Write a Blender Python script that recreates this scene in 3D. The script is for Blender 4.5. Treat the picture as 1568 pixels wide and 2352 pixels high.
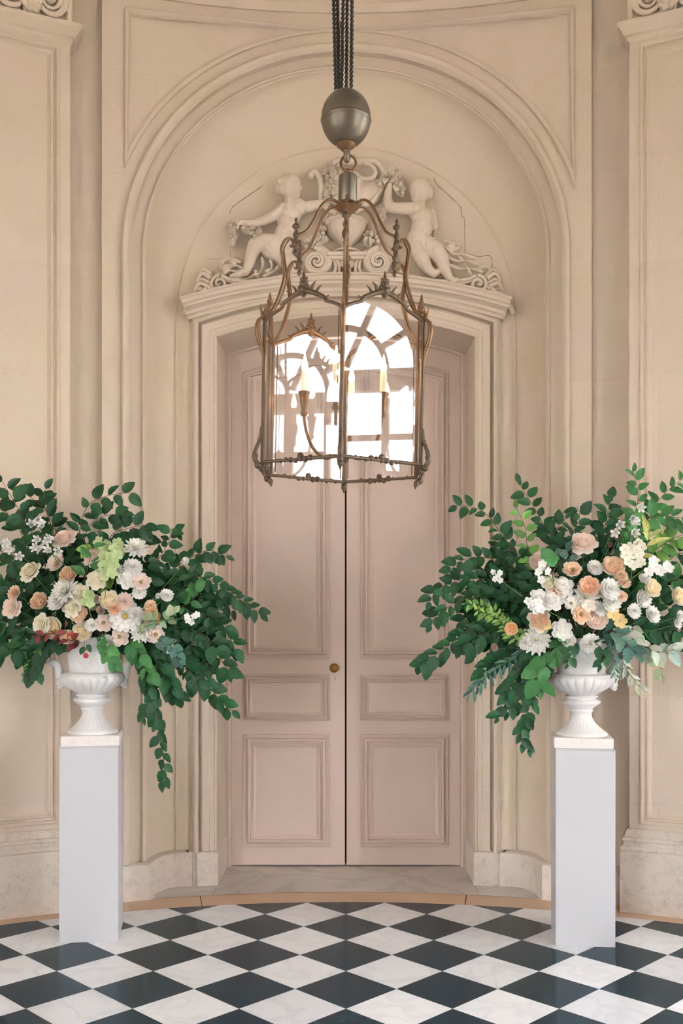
import bpy, bmesh, math, random
from mathutils import Vector, Matrix, noise
sin, cos, pi, sqrt = math.sin, math.cos, math.pi, math.sqrt
for _o in list(bpy.data.objects):
    bpy.data.objects.remove(_o)
sc = bpy.context.scene
COL = sc.collection
random.seed(7)

# ---------------------------------------------------------------- camera, sky, exposure
F = 2300.0                      # focal length in photo pixels (1568 x 2352)
CX, CY, EYE = 794.0, 1420.0, 1.684
cd = bpy.data.cameras.new('camera'); cam = bpy.data.objects.new('camera', cd); COL.objects.link(cam)
cam.location = (0, 0, EYE); cam.rotation_euler = (pi/2, 0, 0)
cd.sensor_width = 36; cd.lens = F/2352*36
cd.shift_x = -(CX-784)/2352; cd.shift_y = (CY-1176)/2352
cd.clip_start = .02
cd.dof.use_dof = True; cd.dof.focus_distance = 5.4; cd.dof.aperture_fstop = 8.0
sc.camera = cam
world = bpy.data.worlds.new('sky'); sc.world = world; world.use_nodes = True
bg = world.node_tree.nodes['Background']
bg.inputs[0].default_value = (.86, .93, 1.0, 1); bg.inputs[1].default_value = 10.0
vs = sc.view_settings
vs.view_transform = 'Standard'; vs.look = 'None'; vs.gamma = 1.0; vs.use_curve_mapping = False
vs.exposure = 1.55
sc.cycles.use_denoising = True
sc.cycles.max_bounces = 7; sc.cycles.diffuse_bounces = 3; sc.cycles.glossy_bounces = 3
sc.cycles.use_adaptive_sampling = True; sc.cycles.adaptive_threshold = .2; sc.cycles.adaptive_min_samples = 16
sc.cycles.transparent_max_bounces = 24; sc.cycles.caustics_reflective = False; sc.cycles.caustics_refractive = False
sc.cycles.sample_clamp_indirect = 6.0

# ---------------------------------------------------------------- helpers
C0Y = 1.69                      # the rotunda's centre (0, C0Y)
RW = 4.5                        # radius of its wall face
ZTOP = 6.5
def Wp(px, py, Y):
    return Vector(((px-CX)/F*Y, Y, EYE+(CY-py)/F*Y))
def theta(px, R):
    k = (px-CX)/F
    a = 1+k*k; b = -2*C0Y; c = C0Y*C0Y-R*R
    Y = (-b+sqrt(b*b-4*a*c))/(2*a)
    return math.atan2(k*Y, Y-C0Y)
def zat(px, py, R):
    k = (px-CX)/F
    t = theta(px, R); Y = C0Y+R*cos(t)
    return EYE+(CY-py)/F*Y
def cyl(s, z, d=0.0, th0=0.0):
    t = th0+s/RW; R = RW-d
    return Vector((R*sin(t), C0Y+R*cos(t), z))
def planeY(Y0):
    return lambda x, z, d=0.0: Vector((x, Y0-d, z))

class MB:
    def __init__(s): s.v = []; s.f = []
    def add(s, vs, fs):
        n = len(s.v); s.v += [tuple(v) for v in vs]; s.f += [tuple(i+n for i in f) for f in fs]; return s
    def grid(s, rows, close_u=False, close_v=False):
        n = len(rows); m = len(rows[0]); fs = []
        for i in range(n if close_u else n-1):
            for j in range(m if close_v else m-1):
                a = i*m+j; b = i*m+(j+1) % m; c = ((i+1) % n)*m+(j+1) % m; d = ((i+1) % n)*m+j
                fs.append((a, b, c, d))
        return s.add([p for r in rows for p in r], fs)
    def box(s, c, h, rz=0.0, M=None):
        vs = []
        for dx in (-1, 1):
            for dy in (-1, 1):
                for dz in (-1, 1):
                    x, y, z = dx*h[0], dy*h[1], dz*h[2]
                    p = Vector((x*cos(rz)-y*sin(rz)+c[0], x*sin(rz)+y*cos(rz)+c[1], z+c[2]))
                    vs.append(M @ p if M else p)
        return s.add(vs, [(0,1,3,2),(4,6,7,5),(0,4,5,1),(2,3,7,6),(0,2,6,4),(1,5,7,3)])
    def lathe(s, prof, n=32, c=(0,0,0), M=None, mod=None):
        rows = []
        for i in range(n):
            a = 2*pi*i/n; r_ = []
            for k, (r, z) in enumerate(prof):
                rr = r if mod is None else mod(r, z, a, k)
                p = Vector((rr*cos(a), rr*sin(a), z))
                p = (M @ p) if M else p
                r_.append(p+Vector(c))
            rows.append(r_)
        return s.grid(rows, close_u=True)
    def tube(s, pts, rad, n=8, cap=True, flat=1.0):
        pts = [Vector(p) for p in pts]; N = len(pts); rows = []
        up = Vector((.13, .21, .97))
        t0 = (pts[1]-pts[0]).normalized()
        u = t0.cross(up).normalized() if abs(t0.dot(up)) < .95 else t0.cross(Vector((1, 0, 0))).normalized()
        for i in range(N):
            t = (pts[min(i+1, N-1)]-pts[max(i-1, 0)])
            t = t.normalized() if t.length > 1e-9 else t0
            u = (u-t*u.dot(t)).normalized(); w = t.cross(u)
            r = rad(i/(N-1)) if callable(rad) else rad
            rows.append([pts[i]+u*(r*cos(2*pi*k/n))+w*(r*flat*sin(2*pi*k/n)) for k in range(n)])
        b = len(s.v)
        s.grid(rows, close_v=True)
        if cap:
            s.f.append(tuple(b+k for k in range(n))[::-1]); s.f.append(tuple(b+(N-1)*n+k for k in range(n)))
        return s
    def sphere(s, c, r, n=8, m=6, sc_=(1, 1, 1), M=None):
        prof = [(max(1e-4, sin(pi*k/m)), -cos(pi*k/m)) for k in range(m+1)]
        rows = []
        for i in range(n):
            a = 2*pi*i/n
            row = []
            for (q, z) in prof:
                p = Vector((q*cos(a)*sc_[0]*r, q*sin(a)*sc_[1]*r, z*sc_[2]*r))
                if M: p = M @ p
                row.append(p+Vector(c))
            rows.append(row)
        return s.grid(rows, close_u=True)
    def mesh(s, name, smooth=False, inward=False):
        me = bpy.data.meshes.new(name); me.from_pydata(s.v, [], s.f); me.update()
        if smooth is not False:
            bm = bmesh.new(); bm.from_mesh(me)
            bmesh.ops.remove_doubles(bm, verts=bm.verts, dist=1e-5)
            if inward:
                for f in bm.faces:
                    f.normal_update(); c = f.calc_center_median()
                    if f.normal.x*(-c.x)+f.normal.y*(C0Y-c.y) < 0: f.normal_flip()
            else: bmesh.ops.recalc_face_normals(bm, faces=bm.faces)
            bm.to_mesh(me); bm.free()
            me.polygons.foreach_set('use_smooth', [True]*len(me.polygons))
            if smooth is not True:
                me.set_sharp_from_angle(angle=math.radians(smooth))
        return me
    def build(s, name, mat, parent=None, smooth=False, loc=None, inward=False):
        return obj(name, s.mesh(name, smooth, inward), mat, parent, loc)

def obj(name, me, mat, parent=None, loc=None):
    o = bpy.data.objects.new(name, me); COL.objects.link(o)
    if mat and me and not me.materials: me.materials.append(mat)
    if parent: o.parent = parent
    if loc: o.location = loc
    return o
def empty(name, loc=(0, 0, 0), rot=(0, 0, 0), parent=None):
    o = bpy.data.objects.new(name, None); COL.objects.link(o)
    o.location = loc; o.rotation_euler = rot; o.empty_display_size = .05
    if parent: o.parent = parent
    return o
def tag(o, label=None, cat=None, group=None, kind=None):
    if label: o['label'] = label
    if cat: o['category'] = cat
    if group: o['group'] = group
    if kind: o['kind'] = kind
    return o
def bevel(o, w=.003, seg=2):
    m = o.modifiers.new('bevel', 'BEVEL'); m.width = w; m.segments = seg; m.limit_method = 'ANGLE'; m.angle_limit = math.radians(40)
    return o

def offset2d(path, closed):
    N = len(path); out = []
    for i in range(N):
        p = Vector(path[i][:2])
        a = Vector(path[i-1][:2]) if (i > 0 or closed) else None
        b = Vector(path[(i+1) % N][:2]) if (i < N-1 or closed) else None
        d1 = (p-a).normalized() if a is not None else None
        d2 = (b-p).normalized() if b is not None else None
        if d1 is None: d1 = d2
        if d2 is None: d2 = d1
        n1 = Vector((-d1.y, d1.x)); n2 = Vector((-d2.y, d2.x))
        m = n1+n2
        if m.length < 1e-6: m = n1.copy()
        m.normalize(); k = 1/max(.3, m.dot(n1))
        out.append(m*k)
    return out
def sweep(mb, path, prof, mp, closed=False, ends=False):
    """path in a wall's own 2D (u, z); prof = (offset to the left of the path, depth proud of the wall)"""
    nn = offset2d(path, closed)
    rows = [[mp(p[0]+n.x*o, p[1]+n.y*o, d) for (o, d) in prof] for p, n in zip(path, nn)]
    b = len(mb.v); mb.grid(rows, close_u=closed)
    if ends and not closed:
        m = len(prof); L = len(rows)
        mb.f.append(tuple(b+k for k in range(m))); mb.f.append(tuple(b+(L-1)*m+k for k in range(m)))
    return mb
def plan(mb, path, prof, mp, ends=False):
    """path in plan (a, b); prof = (offset to the left, height)"""
    nn = offset2d(path, False)
    rows = [[mp(p[0]+n.x*o, p[1]+n.y*o, z) for (o, z) in prof] for p, n in zip(path, nn)]
    b = len(mb.v); mb.grid(rows)
    if ends:
        m = len(prof); L = len(rows)
        mb.f.append(tuple(b+k for k in range(m))); mb.f.append(tuple(b+(L-1)*m+k for k in range(m)))
    return mb
def catmull(P, n=8):
    P = [Vector(p) for p in P]; out = []
    Q = [P[0]*2-P[1]]+P+[P[-1]*2-P[-2]]
    for i in range(1, len(Q)-2):
        a, b, c, d = Q[i-1:i+3]
        for k in range(n):
            t = k/n
            out.append(.5*((2*b)+(c-a)*t+(2*a-5*b+4*c-d)*t*t+(3*b-a-3*c+d)*t*t*t))
    out.append(P[-1]); return out

def fuse(mb, name, voxel, its, mat, parent):
    """melt overlapping shapes into one continuous carved surface"""
    me = mb.mesh(name); o = bpy.data.objects.new(name, me); COL.objects.link(o)
    r = o.modifiers.new('r', 'REMESH'); r.mode = 'VOXEL'; r.voxel_size = voxel; r.use_smooth_shade = True
    s = o.modifiers.new('s', 'SMOOTH'); s.factor = .5; s.iterations = its
    dg = bpy.context.evaluated_depsgraph_get(); me2 = bpy.data.meshes.new_from_object(o.evaluated_get(dg))
    bpy.data.objects.remove(o); bpy.data.meshes.remove(me)
    me2.polygons.foreach_set('use_smooth', [True]*len(me2.polygons)); me2.materials.clear()
    return obj(name, me2, mat, parent)
# ---------------------------------------------------------------- materials
def srgb(r, g, b):
    return tuple(((c/255)/12.92 if c/255 <= .04045 else ((c/255+.055)/1.055)**2.4) for c in (r, g, b))+(1,)
def new_mat(name, rough=.6, col=(.8, .8, .8, 1), metal=0.0, spec=.5):
    m = bpy.data.materials.new(name); m.use_nodes = True
    p = m.node_tree.nodes['Principled BSDF']
    p.inputs['Base Color'].default_value = col; p.inputs['Roughness'].default_value = rough
    p.inputs['Metallic'].default_value = metal; p.inputs['Specular IOR Level'].default_value = spec
    return m, m.node_tree, p
def nd(t, typ, **kw):
    n = t.nodes.new(typ)
    for k, v in kw.items(): setattr(n, k, v)
    return n
def noise_tex(t, scale, vec, detail=4, rough=.55, dist=0.0):
    n = nd(t, 'ShaderNodeTexNoise'); n.inputs['Scale'].default_value = scale; n.inputs['Detail'].default_value = detail
    n.inputs['Roughness'].default_value = rough; n.inputs['Distortion'].default_value = dist
    t.links.new(vec, n.inputs['Vector']); return n
def ramp(t, fac, stops):
    r = nd(t, 'ShaderNodeValToRGB'); e = r.color_ramp.elements
    while len(e) > 1: e.remove(e[-1])
    e[0].position, e[0].color = stops[0]
    for p, c in stops[1:]:
        x = e.new(p); x.color = c
    t.links.new(fac, r.inputs[0]); return r
def mixc(t, fac, a, b, mode='MIX'):
    m = nd(t, 'ShaderNodeMix', data_type='RGBA', blend_type=mode)
    for s_, v in ((m.inputs[0], fac), (m.inputs[6], a), (m.inputs[7], b)):
        if hasattr(v, 'links') or isinstance(v, bpy.types.NodeSocket): t.links.new(v, s_)
        else: s_.default_value = v
    return m.outputs[2]
def bump(t, p, h, strength=.2, dist=.002):
    b = nd(t, 'ShaderNodeBump'); b.inputs['Strength'].default_value = strength; b.inputs['Distance'].default_value = dist
    t.links.new(h, b.inputs['Height']); t.links.new(b.outputs[0], p.inputs['Normal'])
def wpos(t):
    return nd(t, 'ShaderNodeNewGeometry').outputs['Position']

def stone_mat(name, base, warm, grey, grime=0.0, blocks=0.0):
    m, t, p = new_mat(name, .82, spec=.3)
    g = wpos(t)
    n1 = noise_tex(t, 1.6, g, 5, .6); n2 = noise_tex(t, 3.3, g, 6, .65, .6); n3 = noise_tex(t, 90, g, 3)
    c = mixc(t, ramp(t, n1.outputs[0], [(.38, (0, 0, 0, 1)), (.62, (1, 1, 1, 1))]).outputs[0], base, warm)
    c = mixc(t, ramp(t, n2.outputs[0], [(.52, (0, 0, 0, 1)), (.75, (.55, .55, .55, 1))]).outputs[0], c, grey)
    c = mixc(t, ramp(t, n3.outputs[0], [(.3, (.08, .08, .08, 1)), (.7, (0, 0, 0, 1))]).outputs[0], c, (.3, .25, .2, 1))
    if blocks:
        sp = nd(t, 'ShaderNodeSeparateXYZ'); t.links.new(g, sp.inputs[0])
        sy = nd(t, 'ShaderNodeMath', operation='SUBTRACT'); sy.inputs[1].default_value = C0Y; t.links.new(sp.outputs[1], sy.inputs[0])
        at = nd(t, 'ShaderNodeMath', operation='ARCTAN2'); t.links.new(sp.outputs[0], at.inputs[0]); t.links.new(sy.outputs[0], at.inputs[1])
        ar_ = nd(t, 'ShaderNodeMath', operation='MULTIPLY'); ar_.inputs[1].default_value = RW; t.links.new(at.outputs[0], ar_.inputs[0])
        cb = nd(t, 'ShaderNodeCombineXYZ'); t.links.new(ar_.outputs[0], cb.inputs[0]); t.links.new(sp.outputs[2], cb.inputs[1])
        br = nd(t, 'ShaderNodeTexBrick'); t.links.new(cb.outputs[0], br.inputs['Vector'])
        br.inputs['Scale'].default_value = 1.0; br.inputs['Brick Width'].default_value = 1.15; br.inputs['Row Height'].default_value = .62
        br.inputs['Mortar Size'].default_value = .0022; br.inputs['Mortar Smooth'].default_value = .6; br.offset = .37
        br.inputs['Color1'].default_value = (1.0, 1.0, 1.0, 1); br.inputs['Color2'].default_value = (.945, .94, .92, 1); br.inputs['Mortar'].default_value = (.88, .86, .82, 1)
        c = mixc(t, blocks, c, br.outputs['Color'], 'MULTIPLY')
    if grime:
        n4 = noise_tex(t, 16, g, 10, .85, .1)
        c = mixc(t, ramp(t, n4.outputs[0], [(.5, (0, 0, 0, 1)), (.72, (grime,)*3+(1,))]).outputs[0], c, srgb(110, 100, 88))
    t.links.new(c, p.inputs['Base Color'])
    bump(t, p, mixc(t, .5, n3.outputs[0], n2.outputs[0]), .25, .003)
    return m
def glass_mat(name, f0, tint=(1, 1, 1, 1)):
    m = bpy.data.materials.new(name); m.use_nodes = True; t = m.node_tree; t.nodes.clear()
    out = nd(t, 'ShaderNodeOutputMaterial'); mx = nd(t, 'ShaderNodeMixShader')
    tr = nd(t, 'ShaderNodeBsdfTransparent'); tr.inputs[0].default_value = tint
    gl = nd(t, 'ShaderNodeBsdfGlossy'); gl.inputs['Roughness'].default_value = 0.0
    lw = nd(t, 'ShaderNodeLayerWeight'); pw = nd(t, 'ShaderNodeMath', operation='POWER'); pw.inputs[1].default_value = 5
    t.links.new(lw.outputs['Facing'], pw.inputs[0])
    ma = nd(t, 'ShaderNodeMath', operation='MULTIPLY_ADD'); ma.inputs[1].default_value = 1-f0; ma.inputs[2].default_value = f0
    lw.inputs[0].default_value = .5
    t.links.new(pw.outputs[0], ma.inputs[0]); t.links.new(ma.outputs[0], mx.inputs[0])
    t.links.new(tr.outputs[0], mx.inputs[1]); t.links.new(gl.outputs[0], mx.inputs[2]); t.links.new(mx.outputs[0], out.inputs[0])
    return m

M = {}
M['stone'] = stone_mat('limestone', srgb(222, 204, 182), srgb(224, 203, 187), srgb(212, 194, 168), blocks=.7)
M['niche'] = stone_mat('limestone_pinkish', srgb(227, 207, 190), srgb(227, 208, 183), srgb(219, 198, 169), blocks=.5)
M['plinth'] = stone_mat('limestone_worn_base', srgb(225, 211, 198), srgb(225, 208, 194), srgb(206, 194, 183), .5)
M['carved'] = stone_mat('limestone_carved', srgb(227, 208, 187), srgb(227, 208, 190), srgb(214, 194, 168))
M['plaster'] = stone_mat('ceiling_plaster', srgb(232, 226, 216), srgb(230, 222, 212), srgb(226, 220, 212))
def paint_mat(name, col, chip, rough=.5):
    m, t, p = new_mat(name, rough)
    g = wpos(t); n = noise_tex(t, 2.2, g, 4); n2 = noise_tex(t, 26, g, 7, .7, .8); n3 = noise_tex(t, 60, g, 3)
    c = mixc(t, ramp(t, n.outputs[0], [(.35, (0, 0, 0, 1)), (.7, (1, 1, 1, 1))]).outputs[0], col, tuple(x*.93 for x in col[:3])+(1,))
    c = mixc(t, ramp(t, n2.outputs[0], [(.74, (0, 0, 0, 1)), (.77, (.7, .7, .7, 1))]).outputs[0], c, chip)
    t.links.new(c, p.inputs['Base Color']); bump(t, p, n3.outputs[0], .12, .001)
    return m
M['door'] = paint_mat('old_pink_paint', srgb(222, 197, 182), srgb(232, 212, 200))
M['white'] = new_mat('white_lacquer', .35, srgb(194, 191, 193))[0]
def marble(name, base, vein, rough, vs_, scale=5.0):
    m, t, p = new_mat(name, rough)
    g = wpos(t); oi = nd(t, 'ShaderNodeObjectInfo')
    ad = nd(t, 'ShaderNodeVectorMath', operation='MULTIPLY_ADD')
    ad.inputs[1].default_value = (1, 1, 1); t.links.new(g, ad.inputs[0])
    cb = nd(t, 'ShaderNodeCombineXYZ')
    mu = nd(t, 'ShaderNodeMath', operation='MULTIPLY'); mu.inputs[1].default_value = 37
    t.links.new(oi.outputs['Random'], mu.inputs[0])
    for i in range(3): t.links.new(mu.outputs[0], cb.inputs[i])
    t.links.new(cb.outputs[0], ad.inputs[2]); v = ad.outputs[0]
    n = noise_tex(t, scale, v, 5, .5, .7)
    c = mixc(t, ramp(t, n.outputs[0], [(.44, (0, 0, 0, 1)), (.5, (vs_,)*3+(1,)), (.56, (0, 0, 0, 1))]).outputs[0], base, vein)
    hv = mixc(t, oi.outputs['Random'], (.86, .86, .87, 1), (1.04, 1.03, 1.02, 1))
    c = mixc(t, 1.0, c, hv, 'MULTIPLY')
    n2 = noise_tex(t, 55, v, 8, .75)
    r = ramp(t, n2.outputs[0], [(.35, (rough*.92,)*3+(1,)), (.7, (rough*(1.1 if scale < 5 else 1.4),)*3+(1,))])
    t.links.new(c, p.inputs['Base Color']); t.links.new(r.outputs[0], p.inputs['Roughness'])
    return m
M['marble_white'] = marble('white_marble', srgb(234, 234, 237), srgb(204, 206, 212), .2, .4, 4)
M['marble_black'] = marble('black_marble', srgb(14, 44, 58), srgb(44, 80, 94), .15, .35, 9)
_p = M['marble_black'].node_tree.nodes['Principled BSDF']; _p.inputs['Specular Tint'].default_value = (.62, .9, 1, 1); _p.inputs['Specular IOR Level'].default_value = .2
M['marble_grey'] = marble('grey_veined_marble', srgb(212, 203, 194), srgb(178, 172, 166), .24, .45, 2.2)
M['peach'] = stone_mat('peach_stone', srgb(214, 180, 152), srgb(210, 174, 144), srgb(204, 172, 148)); M['peach'].node_tree.nodes['Principled BSDF'].inputs['Roughness'].default_value = .38
M['joint'] = new_mat('dark_joint', .9, srgb(96, 86, 78))[0]
M['dark'] = new_mat('gap_shade', .9, srgb(40, 34, 30))[0]
M['crack'] = new_mat('hairline_crack', .95, srgb(70, 60, 48))[0]
M['brass'] = new_mat('old_brass', .38, srgb(150, 116, 62), 1.0)[0]
M['glass'] = glass_mat('window_glass', .04)
# ---------------------------------------------------------------- the rotunda
def gpatch(mb, s0, s1, z0, z1, d=0.0, mp=cyl, step=.12, nz=1):
    n = max(1, int(abs(s1-s0)/step+.99))
    rows = [[mp(s0+(s1-s0)*i/n, z0+(z1-z0)*k/nz, d) for k in range(nz+1)] for i in range(n+1)]
    return mb.grid(rows)
def arch_path(r, zs, zb=0.0, n=40, nv=6):
    P = [(-r, zb+(zs-zb)*k/nv) for k in range(nv)]
    P += [(-r*cos(pi*k/n), zs+r*sin(pi*k/n)) for k in range(n+1)]
    P += [(r, zb+(zs-zb)*(nv-1-k)/nv) for k in range(nv)]
    return P
def arch_bay(mb, Wd, r, zs, zt, mp, zb=0.0):
    """wall patch |s| < Wd with a round-headed opening"""
    P = arch_path(r, zs, zb); rows = []
    for (s, z) in P:
        if z <= zs+1e-6: o = (math.copysign(Wd, s), z)
        else:
            a = math.atan2(z-zs, s); c = abs(cos(a)); k1 = Wd/c if c > 1e-6 else 1e9; k2 = (zt-zs)/sin(a)
            k = min(k1, k2); o = (k*cos(a), zs+k*sin(a))
        rows.append([(s+(o[0]-s)*q/4, z+(o[1]-z)*q/4) for q in range(5)])
    mb.grid([[mp(*q) for q in r_] for r_ in rows])
    for sg in (-1, 1):
        ac = math.atan2(zt-zs, Wd)
        pts = [(sg*Wd, zt)]
        best = sorted([i for i, (s, z) in enumerate(P) if s*sg > 0 and z > zs], key=lambda i: abs(math.atan2(P[i][1]-zs, abs(P[i][0]))-ac))[:2]
        tri = [rows[i][4] for i in sorted(best)]+pts
        mb.add([mp(*q) for q in tri], [(0, 1, 2)])

S_L = theta(234, RW)*RW; S_R = theta(1358, RW)*RW        # edges of the niche bay
RP = 4.40
PL = theta(161, RP)*RW; PR = theta(1445, RP)*RW          # inner edges of the flanking pilasters
ZS, RA = 3.87, 1.215
# --- the bay wall with its round niche
mb = MB()
HB = (S_R-S_L)/2
arch_bay(mb, 1.46, 1.352, ZS, ZTOP, cyl)
gpatch(mb, S_L, -1.46, 0, ZTOP); gpatch(mb, 1.46, S_R, 0, ZTOP)
# the set-back strips beside it
for e, p_ in ((S_L, PL), (S_R, PR)):
    mb.grid([[cyl(e, 0), cyl(e, ZTOP)], [cyl(e, 0, -.055), cyl(e, ZTOP, -.055)]])
    gpatch(mb, e, p_+math.copysign(.06, p_), 0, ZTOP, -.055)
wall_back = mb.build('wall_back', M['stone'], smooth=30, inward=True); tag(wall_back, kind='structure')
# archivolt and jamb moulding of the niche
prof = [(0, 0), (0, .028), (-.006, .034), (-.016, .036), (-.03, .030), (-.042, .018), (-.046, .012), (-.05, .012), (-.052, -.034), (-.118, -.036), (-.12, -.016), (-.126, -.008), (-.134, -.014), (-.137, -.03), (-.145, -.036)]
mb = MB(); sweep(mb, arch_path(1.36, ZS, 0, 64, 8), prof, cyl)
mb.build('archivolt', M['stone'], wall_back, smooth=35)
# concave splay from the archivolt to the flat back of the niche
YB = 6.36
RI, ZI = 1.085, 3.60
po = arch_path(RA, ZS, 0, 64, 8); pi_ = arch_path(RI, ZI, 0, 64, 8)
rows = []
for (a, b) in zip(po, pi_):
    A = cyl(a[0], a[1], -.036); B = Vector((b[0], YB, b[1])); row = []
    for k in range(11):
        f = pi/2*k/10; la = 1-cos(f); de = sin(f)
        p = A.copy(); p.x += (B.x-A.x)*la; p.z += (B.z-A.z)*la; p.y += (B.y-A.y)*de
        row.append(p)
    rows.append(row)
mb = MB(); mb.grid(rows); mb.build('splay', M['niche'], wall_back, smooth=60)
# flat back of the niche around the doorway
DO, ZD0, ZD1 = .815, 3.465, 3.60         # door opening: half width, height at the sides and at the crown
def seg_arch(hw, z0, z1, n=24):
    h = z1-z0; R = (hw*hw+h*h)/(2*h); zc = z1-R; a = math.asin(hw/R)
    return [(R*sin(-a+2*a*k/n), zc+R*cos(-a+2*a*k/n)) for k in range(n+1)]
def door_path(hw, z0, z1, zb=0.0, n=64, nv=8):
    return [(-hw, zb+(z0-zb)*k/nv) for k in range(nv)]+seg_arch(hw, z0, z1, n)+[(hw, zb+(z0-zb)*(nv-1-k)/nv) for k in range(nv)]
po = arch_path(RI, ZI, 0, 64, 8); pd = door_path(DO, ZD0, ZD1)
mb = MB(); mb.grid([[Vector((a[0], YB, a[1])), Vector((b[0], YB, b[1]))] for a, b in zip(po, pd)])
mb.build('niche_back', M['niche'], wall_back)
# a raised rim round the tympanum
mb = MB(); sweep(mb, arch_path(RI-.002, ZI, .2, 64, 8), [(0, 0), (-.0, .006), (-.008, .008), (-.014, .0)], planeY(YB))
mb.build('tympanum_rim', M['niche'], wall_back, smooth=40)
# spandrel panels: a moulded frame following the arch
for nm, A, B, Cc in (('l', (291, 36), (281, 352), (668, 80)), ('r', (1320, 34), (1318, 352), (930, 80))):
    sA = (theta(A[0], RW)*RW, zat(A[0], A[1], RW)); sB = (theta(B[0], RW)*RW, zat(B[0], B[1], RW)); sC = (theta(Cc[0], RW)*RW, zat(Cc[0], Cc[1], RW))
    zt = 5.335
    sA = ((sA[0]+sB[0])/2, zt); rr = 1.36+.075
    zB = ZS+sqrt(max(.0, rr*rr-sA[0]**2)) if abs(sA[0]) < rr else ZS
    a0 = math.atan2(zB-ZS, sA[0]); a1 = math.asin(min(1, (zt-ZS)/rr)); a1 = a1 if sA[0] > 0 else pi-a1
    if sA[0] > 0: a1 = max(a1, .0)
    path = [sA, (sA[0], zB)]
    path = [sA]+[(rr*cos(a0+(a1-a0)*k/26), ZS+rr*sin(a0+(a1-a0)*k/26)) for k in range(27)]
    if nm == 'r': path = path[::-1]
    mb = MB(); sweep(mb, path, [(0, 0), (0, .016), (.01, .022), (.022, .02), (.028, .008), (.034, .008), (.038, -.0), (.04, -.004)], cyl, closed=True)
    mb.build('spandrel_frame', M['stone'], wall_back, smooth=40)
# string course and frieze above the arch
mb = MB(); th = .98
sweep(mb, [(RW*(-.34+.68*k/40), 5.42) for k in range(41)], [(0, -.05), (0, .012), (.012, .02), (.03, .026), (.045, .03), (.05, .012), (.3, .012), (.32, .05), (.36, .09), (.4, .1), (.44, .05), (.44, -.05)], cyl)
mb.build('string_course', M['stone'], wall_back, smooth=35)

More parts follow.
